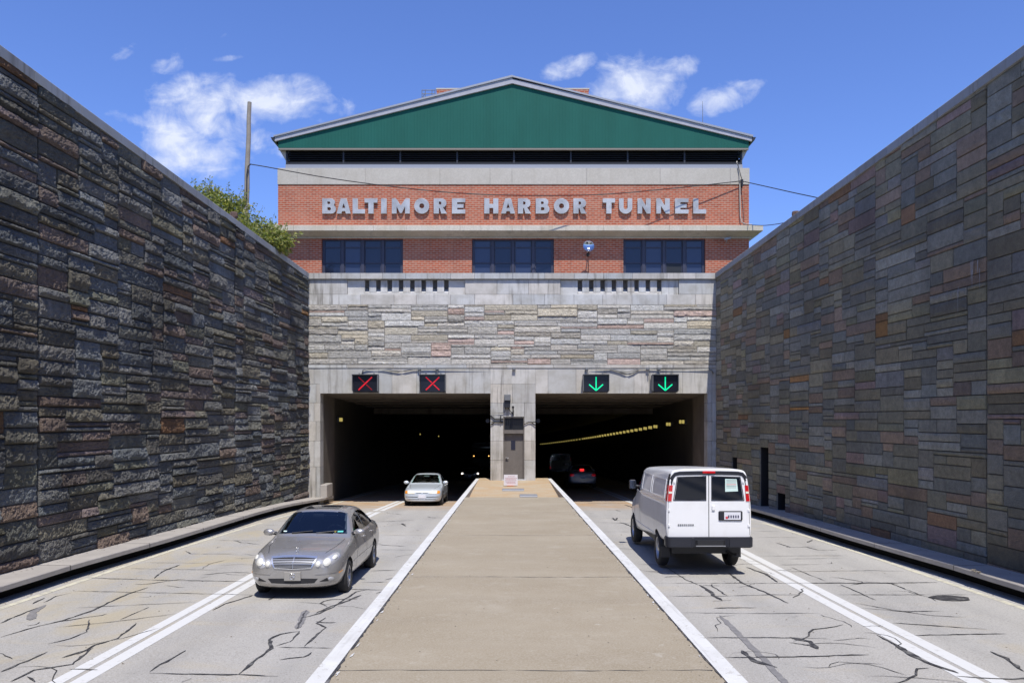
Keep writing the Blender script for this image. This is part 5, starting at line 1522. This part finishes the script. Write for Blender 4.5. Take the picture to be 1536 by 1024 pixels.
def sec(zb, ws, wm, zm_, wb, zbelt, wr, zrail, wt, zt):
    return [(0, zb), (ws*.82, zb), (ws, zb+.09), (wm, zm_), (wb, zbelt), (wr, zrail), (wt, zt-.012), (0, zt)]
def sedan(name, label, mat, W_, L, zs=1.0, luxury=True, group=None, glass='windscreen'):
    root = thing(name, (0, 0, 0), label, 'car', group, static=False)
    k = W_/.91; f = L/4.82
    T = [  # y, zb, ws, wm, zm, wb, zbelt, wr, zrail, wt, ztop
        (0.00, .30, .52, .60, .42, .56, .56, .50, .62, .30, .645),
        (0.03, .24, .62, .70, .43, .67, .58, .60, .665, .36, .70),
        (0.13, .20, .74, .825, .46, .79, .64, .69, .735, .42, .775),
        (0.32, .18, .82, .885, .52, .845, .72, .72, .80, .44, .83),
        (0.65, .18, .85, .905, .56, .86, .80, .73, .86, .44, .885),
        (1.10, .18, .86, .91, .58, .865, .87, .73, .915, .45, .945),
        (1.38, .18, .86, .91, .60, .865, .91, .735, .945, .46, .985),
        (1.50, .18, .86, .91, .60, .865, .92, .715, 1.00, .46, 1.045),
        (1.82, .18, .86, .91, .60, .865, .935, .67, 1.215, .44, 1.25),
        (2.12, .18, .86, .91, .60, .865, .945, .625, 1.365, .42, 1.405),
        (2.30, .18, .86, .91, .60, .865, .95, .61, 1.40, .41, 1.438),
        (2.75, .18, .86, .91, .60, .865, .955, .605, 1.41, .41, 1.453),
        (3.25, .18, .86, .91, .60, .865, .965, .60, 1.40, .41, 1.443),
        (3.58, .18, .86, .91, .60, .86, .97, .605, 1.345, .41, 1.385),
        (3.85, .18, .86, .905, .60, .855, .975, .635, 1.21, .42, 1.25),
        (4.08, .18, .86, .905, .60, .85, .975, .665, 1.07, .42, 1.10),
        (4.20, .19, .85, .90, .60, .84, .97, .68, 1.015, .44, 1.05),
        (4.55, .22, .83, .885, .60, .82, .94, .68, .995, .44, 1.025),
        (4.72, .26, .79, .86, .56, .79, .90, .66, .965, .44, 1.00),
        (4.80, .30, .70, .80, .53, .74, .84, .60, .89, .40, .91),
        (4.82, .34, .62, .70, .52, .66, .78, .52, .81, .34, .82)]
    st = [(t[0]*f, *[(x*k, z) for x, z in sec(t[1], t[2], t[3], t[4], t[5], t[6], t[7], t[8], t[9], t[10])]) for t in T]
    wr_ = .325; yw = (.86*f, (.86+2.854)*f)
    body, bv = car_body(st, mat, root, zs=zs, wells=[(yw[0], wr_, .375, .91*k), (yw[1], wr_, .375, .91*k)])
    for y in yw:
        for s in (-1, 1): wheel(root, s*(.91*k-.125), y, wr_, .215, s)
    open_ = glass in ('tinted_glass', 'green_glass'); sglass = 'side_glass' if open_ else 'glass_dark'
    q = lambda l: [(x*k, z) for x, z in l]
    qs = lambda l: [(y*f, z) for y, z in l]
    patch(bv, 'windscreen', glass, root, (q([(-.70, 1.005), (-.35, 1.03), (0, 1.037), (.35, 1.03), (.70, 1.005)]), q([(-.575, 1.345), (-.3, 1.378), (0, 1.386), (.3, 1.378), (.575, 1.345)])), 'f', nu=20, nv=10, zs=zs)
    patch(bv, 'rear_window', glass, root, (q([(-.62, 1.09), (0, 1.115), (.62, 1.09)]), q([(-.5, 1.33), (0, 1.37), (.5, 1.33)])), 'b', nu=14, nv=8, zs=zs)
    for s in (-1, 1):
        patch(bv, 'side_window', sglass, root, (qs([(1.72, .985), (2.3, .995), (2.68, 1.0)]), qs([(1.86, 1.09), (2.18, 1.27), (2.68, 1.34)])), 's', sgn=s, zs=zs)
        patch(bv, 'side_window', sglass, root, (qs([(2.76, 1.0), (3.2, 1.005), (3.5, 1.01)]), qs([(2.76, 1.34), (3.1, 1.335), (3.48, 1.285)])), 's', sgn=s, zs=zs)
        patch(bv, 'side_window', 'glass_dark', root, (qs([(3.56, 1.015), (3.86, 1.02)]), qs([(3.56, 1.255), (3.78, 1.15)])), 's', sgn=s, nu=5, nv=4, zs=zs)
        seam(bv, root, qs([(1.62, .93), (1.62, .40), (1.70, .24)]), 's', sgn=s, zs=zs); seam(bv, root, qs([(2.72, .95), (2.72, .24)]), 's', sgn=s, zs=zs)
        seam(bv, root, qs([(3.72, .95), (3.58, .75), (3.42, .55), (3.36, .3)]), 's', sgn=s, zs=zs)
        for y in (2.45, 3.40):
            hb = MB(); h, n = cast(bv, y*f, .86, 's', s, zs); hb.tube([tuple(h+n*.0+Vector((0, -.09, 0))), tuple(h+n*.035+Vector((0, -.06, 0))), tuple(h+n*.035+Vector((0, .06, 0))), tuple(h+Vector((0, .09, 0)))], .014, 8); hb.obj('door_handle', mat, root, smooth=True)
        seam(bv, root, qs([(1.3, .52), (2.4, .53), (3.4, .54)]), 's', w=.035, sgn=s, name='rub_strip', mat=mat, off=.012, zs=zs)
        # mirror
        h, n = cast(bv, 1.66*f, .98, 's', s, zs)
        mm = MB(); bm = bmesh.new(); bmesh.ops.create_uvsphere(bm, u_segments=16, v_segments=10, radius=1)
        for v in bm.verts: v.co = (h.x+s*.135+v.co.x*.12, h.y-.04+v.co.y*.07*(1 if v.co.y < 0 else .5), h.z+.05+v.co.z*.075)
        bm.verts.index_update(); mm.add([v.co[:] for v in bm.verts], [[v.index for v in fc.verts] for fc in bm.faces]); bm.free()
        mo = mm.obj('wing_mirror', mat, root, smooth=True)
        ma = MB(); ma.tube([(h.x-s*.02, h.y-.01, h.z+.02), (h.x+s*.07, h.y-.03, h.z+.03)], [.04, .03], 8); ma.obj('mirror_arm', 'black_plastic', mo)
    if open_: cabin(body, root, k, f, zs, 'black_plastic' if luxury else 'pale_gray_paint', 'seat_dark' if luxury else 'seat_gray', mat)
    # bonnet outline and creases
    for s in (-1, 1): seam(bv, root, q([(s*.70, 1.30/f if 0 else 1.30)]) if 0 else [(s*.70*k, 1.30*f), (s*.66*k, .75*f), (s*.54*k, .30*f)], 't', w=.010)
    # front end
    if luxury:
        gl = q([(-.36, .58), (0, .565), (.36, .58)]); gh = q([(-.42, .72), (0, .735), (.42, .72)])
        gr_ = patch(bv, 'grille', 'black_plastic', root, (q([(-.34, .585), (0, .57), (.34, .585)]), q([(-.41, .735), (0, .755), (.41, .735)])), 'f', off=.004, nu=14, nv=6, zs=zs)
        for i in range(6):
            z = .598+i*.0235; w_ = .345+i*.0115
            seam(bv, gr_, q([(-w_, z), (0, z-.004), (w_, z)]), 'f', w=.0085, name='grille_bar', mat='grille_metal', off=.014, zs=zs)
        seam(bv, gr_, q([(-.345, .580), (0, .563), (.345, .580)]), 'f', w=.018, name='grille_surround', mat='chrome', off=.016, zs=zs)
        seam(bv, gr_, q([(-.43, .742), (-.2, .758), (0, .762), (.2, .758), (.43, .742)]), 'f', w=.030, name='grille_surround', mat='chrome', off=.018, zs=zs)
        for s in (-1, 1): seam(bv, gr_, q([(s*.345, .580), (s*.425, .742)]), 'f', w=.022, name='grille_surround', mat='chrome', off=.016, zs=zs)
        seam(bv, gr_, q([(0, .57), (0, .755)]), 'f', w=.012, name='grille_bar', mat='chrome', off=.017, zs=zs)
        for s in (-1, 1):
            a = oval(bv, 'headlight', 'silver_lens', root, (s*.655*k, .685), .155*k, .088, 'f', tilt=s*34, dome=.03, zs=zs)
            oval(bv, 'lamp_bowl', 'lamp_bowl', a, (s*.62*k, .665), .062, .055, 'f', dome=.02, off=.034, zs=zs)
            oval(bv, 'lamp_bowl', 'lamp_bowl', a, (s*.73*k, .73), .035, .030, 'f', dome=.012, off=.030, zs=zs)
            a = oval(bv, 'headlight', 'silver_lens', root, (s*.475*k, .650), .080*k, .066, 'f', tilt=s*30, dome=.024, zs=zs)
            oval(bv, 'lamp_bowl', 'lamp_bowl', a, (s*.47*k, .645), .042, .040, 'f', dome=.012, off=.026, zs=zs)
        patch(bv, 'lower_intake', 'black_plastic', root, (q([(-.40, .315), (0, .30), (.40, .315)]), q([(-.47, .395), (0, .40), (.47, .395)])), 'f', off=.003, nu=14, nv=4, zs=zs)
        for s in (-1, 1):
            patch(bv, 'fog_intake', 'black_plastic', root, (q([(s*.50, .34), (s*.66, .345)]), q([(s*.50, .345), (s*.64, .41)])), 'f', off=.003, nu=6, nv=3, zs=zs)
            oval(bv, 'fog_lamp', 'silver_lens', root, (s*.70*k, .385), .05, .033, 'f', dome=.015, zs=zs)
            seam(bv, root, q([(s*.42, .475), (s*.60, .485), (s*.78, .50)]), 'f', w=.022, name='bumper_strip', mat=mat, off=.012, zs=zs)
            seam(bv, root, [(.20, .475), (.34, .49)], 's', w=.028, sgn=s, name='side_marker', mat='amber_lens' if s > 0 else 'amber_lens', off=.006, zs=zs)
        pz = .44; m = MB(); h, n = cast(bv, 0, pz, 'f', 1, zs)
        m.box(-.155, .155, h.y-.035, h.y-.012, pz*zs-.085, pz*zs+.085, bev=.006); po = m.obj('number_plate', 'plate_pewter', root)
        m = MB()     # round emblem on the plate, three spokes in a ring
        yy = h.y-.040
        ringp = [(.052*math.cos(a), yy, pz*zs+.052*math.sin(a)) for a in np.linspace(0, 2*PI, 25)]
        m.tube(ringp, .005, 6)
        for a in (90, 210, 330): m.tube([(0, yy, pz*zs), (.05*math.cos(R(a)), yy, pz*zs+.05*math.sin(R(a)))], [.009, .003], 6)
        m.obj('emblem', 'chrome', po)
        # upright ornament on the bonnet
        h, n = cast(bv, 0, .30*f, 't'); m = MB(); c = h+Vector((0, 0, .055))
        m.tube([(.034*math.cos(a), c.y, c.z+.034*math.sin(a)) for a in np.linspace(0, 2*PI, 21)], .0045, 6)
        for a in (90, 210, 330): m.tube([(0, c.y, c.z), (.033*math.cos(R(a)), c.y, c.z+.033*math.sin(R(a)))], [.006, .003], 6)
        m.cyl((0, c.y, h.z-.005), (0, c.y, c.z-.03), .008, 8); m.obj('bonnet_ornament', 'chrome', root)
        patch(bv, 'sunroof', 'glass_dark', root, ([(-.36, 2.30), (.36, 2.30)], [(-.36, 2.78), (.36, 2.78)]), 't', off=.004, nu=8, nv=6)
    else:
        for s in (-1, 1):
            patch(bv, 'headlight', 'cream_lens', root, (q([(s*.34, .585), (s*.66, .59)]), q([(s*.36, .715), (s*.68, .725)])), 'f', off=.012, nu=8, nv=4, zs=zs)
            patch(bv, 'indicator', 'amber_lens', root, (q([(s*.67, .59), (s*.80, .60)]), q([(s*.69, .72), (s*.80, .70)])), 'f', off=.010, nu=5, nv=4, zs=zs)
            seam(bv, root, q([(s*.03, .635), (s*.27, .638)]), 'f', w=.030, name='grille_slot', mat='black_plastic', off=.004, zs=zs)
            seam(bv, root, q([(s*.20, .44), (s*.74, .455)]), 'f', w=.028, name='bumper_strip', mat='black_plastic', off=.006, zs=zs)
            seam(bv, root, q([(s*.15, .345), (s*.62, .36)]), 'f', w=.018, name='bumper_strip', mat='black_plastic', off=.005, zs=zs)
        h, n = cast(bv, 0, .47, 'f', 1, zs); m = MB(); m.box(-.16, .16, h.y-.03, h.y-.01, .47*zs-.08, .47*zs+.08, bev=.005); m.obj('number_plate', 'plate_white', root)
    # rear end
    for s in (-1, 1):
        patch(bv, 'tail_light', 'red_lens', root, (q([(s*.50, .72), (s*.79, .72)]), q([(s*.52, .87), (s*.76, .88)])), 'b', off=.012, nu=6, nv=4, zs=zs)
    h, n = cast(bv, 0, .66, 'b', 1, zs); m = MB(); m.box(-.16, .16, h.y+.008, h.y+.022, .66*zs-.08, .66*zs+.08); m.obj('number_plate', 'plate_white', root)
    # wipers, scuttle
    for x in (-.42, .08):
        h0, n0 = cast(bv, x*k, 1.02, 'f', 1, zs); h1, n1 = cast(bv, (x+.42)*k, 1.05, 'f', 1, zs); mm = MB(); mm.tube([tuple(h0+n0*.015), tuple(h1+n1*.02)], .008, 6); mm.obj('wiper', 'black_plastic', root)
    return root, bv

merc, bv1 = sedan('silver_sedan', 'pewter silver sedan with chrome grille and twin oval headlights driving out toward the viewer', 'pewter_paint', .91, 4.82, zs=1.06, luxury=True, glass='tinted_glass')
# things seen behind the windscreen: stickers and the inner mirror
for (x, z, w, h_, mt_) in ((.56, 1.045, .11, .022, 'sticker_teal'), (.46, 1.050, .035, .022, 'sticker_yellow'), (-.58, 1.05, .07, .016, 'paper')):
    patch(bv1, 'windscreen_sticker', mt_, merc, ([(x-w/2, z-h_/2), (x+w/2, z-h_/2)], [(x-w/2, z+h_/2), (x+w/2, z+h_/2)]), 'f', off=.008, nu=3, nv=2, zs=1.06)
merc.location = (-4.10, 14.95, zr(15.8)); merc.rotation_euler = (-.018, 0, 0)

merc['label'] = 'pewter silver sedan with chrome grille and oval headlights driving out toward the viewer'
blue, bv2 = sedan('compact_sedan', 'small pale blue sedan with rectangular headlights coming out of the left tunnel', 'ice_blue_paint', .865, 4.62, zs=.98, luxury=False, glass='green_glass')
blue.location = (X(633, 35.0), 35.0, zr(35.8)); blue.rotation_euler = (-.035, 0, 0)

# dark oncoming car deep in the left tunnel, pale one driving away in the right tunnel
dk, bv3 = sedan('dark_car', 'dark car with two lit headlights deep inside the left tunnel', 'dark_paint', .9, 4.7, luxury=False)
for s in (-1, 1): oval(bv3, 'headlight_beam', 'headlamp_on', dk, (s*.63, .65), .065, .055, 'f', dome=.02, off=.02)
dk.location = (X(705, 64.5), 64.5, zr(65)); dk.rotation_euler = (-.04, 0, 0)
pg, bv4 = sedan('pale_sedan', 'pale grey sedan with a lit high brake light driving away inside the right tunnel', 'pale_gray_paint', .94, 4.9, zs=1.02, luxury=False)
h, n = cast(bv4, 0, 1.12, 'b', 1, 1.02)
m = MB(); m.box(-.13, .13, h.y, h.y+.05, h.z-.03, h.z+.04, bev=.008); m.obj('brake_light', 'brake_on', pg)
for s in (-1, 1): patch(bv4, 'tail_lamp_glow', 'tail_dim', pg, ([(s*.56, .74), (s*.78, .74)], [(s*.56, .86), (s*.76, .86)]), 'b', off=.02, nu=4, nv=3)
pg.location = (X(874.5, 50), 50+4.9, zr(52)); pg.rotation_euler = (.04, 0, PI)

# ---------------------------------------------------------------- vans
def van(name, label, mat, zs, xs, L=5.69, full=True):
    root = thing(name, (0, 0, 0), label, 'van', None, static=False)
    def S(y, zb, ws, wm, zm_, wb, zbelt, wr, zrail, wt, zt): return (y, *[(x*(.955 if y < 1.2 else .975 if y < 2 else 1), z-(.02 if 1.5 < y < 4 and z > 1.8 else 0)) for x, z in [(0, zb), (ws*.9, zb), (ws, zb+.05), (wm, zm_), (wb, zbelt), (wr, zrail), (wt, zt-.015), (0, zt)]])
    st = [S(0, .42, .68, .78, .60, .76, .90, .70, 1.02, .5, 1.04), S(.08, .36, .84, .90, .62, .87, .93, .80, 1.07, .55, 1.10), S(.35, .34, .93, .96, .66, .94, 1.00, .84, 1.13, .6, 1.17),
          S(.80, .34, .95, .985, .70, .965, 1.08, .85, 1.20, .6, 1.24), S(1.05, .34, .955, .99, .75, .97, 1.15, .86, 1.30, .6, 1.34), S(1.45, .36, .96, 1.0, .80, .975, 1.24, .85, 1.62, .6, 1.67),
          S(1.85, .38, .96, 1.005, .85, .98, 1.32, .85, 1.86, .66, 1.93), S(2.2, .40, .96, 1.005, .9, .985, 1.38, .87, 1.93, .74, 1.99), S(3.5, .50, .96, 1.005, .92, .985, 1.42, .885, 1.96, .78, 2.03),
          S(5.1, .56, .96, 1.005, .93, .985, 1.44, .892, 1.985, .80, 2.06), S(L-.16, .57, .96, 1.005, .93, .985, 1.44, .895, 1.99, .81, 2.065), S(L-.05, .57, .955, 1.0, .93, .98, 1.44, .892, 1.99, .81, 2.065),
          S(L-.012, .58, .95, .995, .93, .975, 1.44, .887, 1.985, .80, 2.06), S(L, .585, .94, .98, .93, .962, 1.44, .875, 1.97, .78, 2.045)]
    wr_ = .40; yw = (.92, L-1.24)
    body, bv = car_body(st, mat, root, zs=zs, xs=xs, subdiv=3, wells=[(yw[0], wr_, .44, 1.005*xs), (yw[1], wr_, .44, 1.005*xs)])
    for y in yw:
        for s in (-1, 1): wheel(root, s*(1.005*xs-.15), y, wr_, .235, s, 'steel')
    q = lambda l: [(x*xs, z) for x, z in l]
    for s in (-1, 1):      # rear doors' windows
        patch(bv, 'rear_window', 'glass_dark', root, (q([(s*.075, 1.455), (s*.40, 1.448), (s*.80, 1.455)]), q([(s*.075, 1.895), (s*.40, 1.895), (s*.72, 1.88)])), 'b', off=.004, nu=10, nv=8, zs=zs)
        for e in (([(s*.06, 1.44), (s*.82, 1.44)]), ([(s*.06, 1.908), (s*.73, 1.893)]), ([(s*.82, 1.44), (s*.73, 1.895)]), ([(s*.065, 1.44), (s*.065, 1.908)])): seam(bv, root, q(e), 'b', w=.016, name='window_seal', mat='navy_plastic', off=.006, zs=zs)
        patch(bv, 'tail_light', 'red_lens', root, (q([(s*.865, 1.425), (s*.975, 1.425)]), q([(s*.835, 1.735), (s*.93, 1.735)])), 'b', off=.012, nu=4, nv=8, zs=zs)
        patch(bv, 'reversing_light', 'clear_lens', root, (q([(s*.856, 1.575), (s*.955, 1.575)]), q([(s*.852, 1.615), (s*.948, 1.615)])), 'b', off=.018, nu=4, nv=2, zs=zs)
    seam(bv, root, q([(.0, .70), (0, 1.94)]), 'b', w=.016, zs=zs)
    for s in (-1, 1):
        seam(bv, root, q([(s*.95, .70), (s*.945, 1.1), (s*.94, 1.44)]), 'b', w=.008, zs=zs)
        seam(bv, root, q([(s*.890, 1.74), (s*.868, 1.83), (s*.835, 1.90), (s*.78, 1.95), (s*.68, 1.968), (s*.3, 1.976), (0, 1.978)]), 'b', w=.070, name='roof_trim', mat='navy_plastic', off=.010, zs=zs)
        patch(bv, 'pillar_trim', 'navy_plastic', root, ([(L-.13, 1.72), (L-.012, 1.72)], [(L-.17, 1.95), (L-.02, 1.95)]), 's', sgn=s, off=.006, nu=4, nv=6, zs=zs)
        patch(bv, 'tail_light', 'red_lens', root, ([(L-.10, 1.425), (L-.012, 1.425)], [(L-.10, 1.735), (L-.012, 1.735)]), 's', sgn=s, off=.010, nu=3, nv=6, zs=zs)
        if full:
            seam(bv, root, [(1.15, 1.34), (3.5, 1.38), (L-.2, 1.41)], 's', w=.014, sgn=s, name='body_crease', mat=mat, off=.010, zs=zs)
            seam(bv, root, [(2.35, .50), (2.35, 1.88)], 's', w=.014, sgn=s, zs=zs); seam(bv, root, [(1.2, .55), (1.2, 1.3)], 's', w=.012, sgn=s, zs=zs)
            for (a, b) in ((2.55, 3.85), (4.05, 5.65)):
                for e in (([(a, 1.45), (b, 1.46)]), ([(a, 1.82), (b, 1.83)]), ([(a, 1.45), (a, 1.82)]), ([(b, 1.46), (b, 1.83)])): seam(bv, root, e, 's', w=.022, sgn=s, name='panel_pressing', mat=mat, off=.008, zs=zs)
            seam(bv, root, [(1.4, .60), (4.2, .62)], 's', w=.03, sgn=s, name='sill_strip', mat=mat, off=.012, zs=zs)
            patch(bv, 'side_window', 'glass_dark', root, ([(1.55, 1.37), (2.25, 1.38)], [(1.80, 1.80), (2.25, 1.82)]), 's', sgn=s, off=.005, zs=zs)
            h, n = cast(bv, 1.52, 1.42, 's', s, zs); hx = abs(h.x)
            mm = MB(); mm.box(min(s*(hx+.07), s*(hx+.25)), max(s*(hx+.07), s*(hx+.25)), h.y-.06, h.y+.06, h.z-.05, h.z+.20, bev=.03); mo = mm.obj('wing_mirror', 'navy_plastic', root)
            gm = MB(); gx = s*(hx+.16); gm.box(gx-.08, gx+.08, h.y+.062, h.y+.070, h.z-.03, h.z+.18, bev=.003); gm.obj('mirror_glass', 'mirror_glass', mo)
            ma = MB(); ma.tube([(h.x, h.y, h.z+.03), (h.x+s*.10, h.y, h.z+.05)], .03, 8); ma.obj('mirror_arm', 'navy_plastic', mo)
            fl_ = MB(); fl_.box(s*.86*xs-.10, s*.86*xs+.10, yw[1]+.48, yw[1]+.50, .26, .5); fl_.obj('mud_flap', 'black_plastic', root)
        for z in (.95, 1.25, 1.80):      # hinges
            h, n = cast(bv, s*.925*xs if z < 1.4 else s*.80*xs, z, 'b', 1, zs)
            if h and full: mm = MB(); mm.box(h.x-.02, h.x+.02, h.y-.02, h.y+.02, h.z-.03, h.z+.03, bev=.006); mm.obj('hinge', mat, root)
    patch(bv, 'windscreen', 'glass_dark', root, (q([(-.80, 1.40), (0, 1.43), (.80, 1.40)]), q([(-.72, 1.80), (0, 1.86), (.72, 1.80)])), 'f', nu=14, nv=8, zs=zs)
    for s in (-1, 1): patch(bv, 'headlight', 'silver_lens', root, (q([(s*.50, .78), (s*.76, .78)]), q([(s*.50, .95), (s*.76, .95)])), 'f', nu=6, nv=4, zs=zs)
    patch(bv, 'grille', 'black_plastic', root, (q([(-.5, .76), (.5, .76)]), q([(-.5, .96), (.5, .96)])), 'f', nu=8, nv=4, zs=zs)
    # rear bumper: stepped black bar with a bright tread
    bz0, bz1 = .535*zs, .735*zs; w = 1.0*xs
    mm = MB(); mm.prism([(-w, L-.22), (w, L-.22), (w+.012, L+.03), (w-.05, L+.13), (w*.42, L+.15), (w*.38, L+.11), (-w*.38, L+.11), (-w*.42, L+.15), (-w+.05, L+.13), (-w-.012, L+.03)], 'z', bz0, bz1); bo = mm.obj('rear_bumper', 'navy_plastic', root)
    bm = bmesh.new(); bm.from_mesh(bo.data); bmesh.ops.bevel(bm, geom=bm.edges[:], offset=.02, segments=2, affect='EDGES'); bm.to_mesh(bo.data); bm.free()
    mm = MB(); mm.prism([(-w*.36, L+.09), (w*.36, L+.09), (w*.30, L+.155), (-w*.30, L+.155)], 'z', bz0+.015, bz1-.06); mm.obj('bumper_step', 'black_plastic', bo)
    mm = MB(); mm.box(-w*.34, w*.34, L+.155, L+.172, bz0+.035, bz0+.055); mm.obj('step_edge', 'alloy', bo)
    bx = -.50*xs       # the plate sits on the vehicle's right door (image right once turned)
    h, n = cast(bv, bx, 1.14, 'b', 1, zs)
    mm = MB(); mm.box(bx-.26, bx+.26, h.y+.0, h.y+.02, 1.05*zs, 1.235*zs, bev=.02); fo = mm.obj('plate_holder', 'navy_plastic', root)
    mm = MB(); mm.box(bx-.22, bx+.14, h.y+.02, h.y+.027, 1.068*zs, 1.215*zs); po = mm.obj('number_plate', 'plate_white', fo)
    mm = MB()
    for i in range(5): mm.box(bx-.18+i*.052, bx-.18+i*.052+.03, h.y+.027, h.y+.030, 1.10*zs, 1.155*zs)
    mm.obj('plate_print', 'print_dark', po)
    mm = MB(); mm.box(bx+.06, bx+.11, h.y+.027, h.y+.031, 1.085*zs, 1.13*zs); mm.obj('plate_print', 'print_red', po)
    h, n = cast(bv, 0, 1.97, 'b', 1, zs)
    mm = MB(); mm.box(-.14, .14, h.y-.03, h.y+.035, 1.965*zs, 2.012*zs, bev=.01); mm.obj('brake_light', 'red_lens', root)
    if full:
        bx = -.54*xs
        patch(bv, 'paper_notice', 'paper', root, ([(bx-.13, 1.62), (bx+.15, 1.61)], [(bx-.10, 1.855), (bx+.15, 1.86)]), 'b', off=.008, nu=3, nv=4, zs=zs, thick=.001)
        for i, z in enumerate((1.835, 1.81, 1.785, 1.75, 1.72, 1.69)):
            seam(bv, root, [(bx-.09, z), (bx+.125, z)], 'b', w=.007 if i != 3 else .012, name='notice_print', mat='print_red' if i == 3 else 'galvanized', off=.010, zs=zs)
        mm = MB(); h, n = cast(bv, .55*xs, .95, 'b', 1, zs)
        for i, w_ in enumerate((.03, .03, .028, .03, .025, .03, .03, .03)): mm.box(.72*xs-.045*i-w_, .72*xs-.045*i, h.y, h.y+.012, .95*zs, .98*zs)
        mm.obj('lettering', 'galvanized', root)
        mm = MB(); h, n = cast(bv, -.06*xs, 1.30, 'b', 1, zs); mm.box(-.10*xs-.04, -.10*xs+.03, h.y, h.y+.03, h.z-.06, h.z+.05, bev=.01); mm.obj('door_handle', mat, root)
        mm = MB(); mm.box(-.7, .7, .6, L-.5, .34*zs, .50*zs); mm.tube([(-.3, 3, .45), (-.55, L-.4, .42), (-.62, L+.02, .42)], .035, 8); mm.cyl((-.7, L-1.24, .40), (.7, L-1.24, .40), .06, 8); mm.lathe([(-.15, .001), (-.12, .15), (.12, .15), (.15, .001)], (0, L-1.24, .42), 'x', 16); mm.obj('chassis', 'black_plastic', root)
    return root, bv
vn, bv5 = van('cargo_van', 'white cargo van with dark rear windows and red tail lights driving toward the right tunnel', 'white_van_paint', 1.12, .94, L=5.95)
vn.location = (X(1063.5, 17.45), 17.45+5.95, zr(20)); vn.rotation_euler = (.012, 0, PI)
v2, bv6 = van('boxy_van', 'dim beige boxy van ahead of the pale sedan inside the right tunnel', 'beige_paint', 1.02, 1.0, full=False)
v2.location = (X(841, 70), 70+5.69, zr(72)); v2.rotation_euler = (.04, 0, PI)
m = MB(); m.box(.86, .94, 5.70, 5.76, .80, .95); m.obj('lit_tail_lamp', 'tail_dim', v2)
# tall dark lorry far down the left tunnel
tk = thing('lorry', (0, 0, 0), 'dark lorry with orange lights far down the left tunnel', 'lorry', None, static=False)
m = MB(); m.box(-1.2, 1.2, 0, 2.0, .5, 2.9, bev=.12); m.obj('cab', 'dark_paint', tk)
m = MB(); m.box(-1.25, 1.25, 2.2, 11, .9, 3.6, bev=.04); m.obj('cargo_box', 'dark_paint', tk)
m = MB(); m.box(-1.05, 1.05, -.012, .01, 1.6, 2.5, bev=.003); m.obj('windscreen', 'glass_dark', tk)
for s in (-1, 1):
    m = MB(); m.cyl((s*.93, -.03, .95+(.95 if 1 else 0)), (s*.93, .02, 1.9), .075, 12); m.obj('headlight', 'lamp_orange', tk)
    for y in (1.0, 8.0): wheel(tk, s*1.05, y, .5, .3, s, 'steel')
tk.location = (X(722, 100)+0, 100, zr(100))
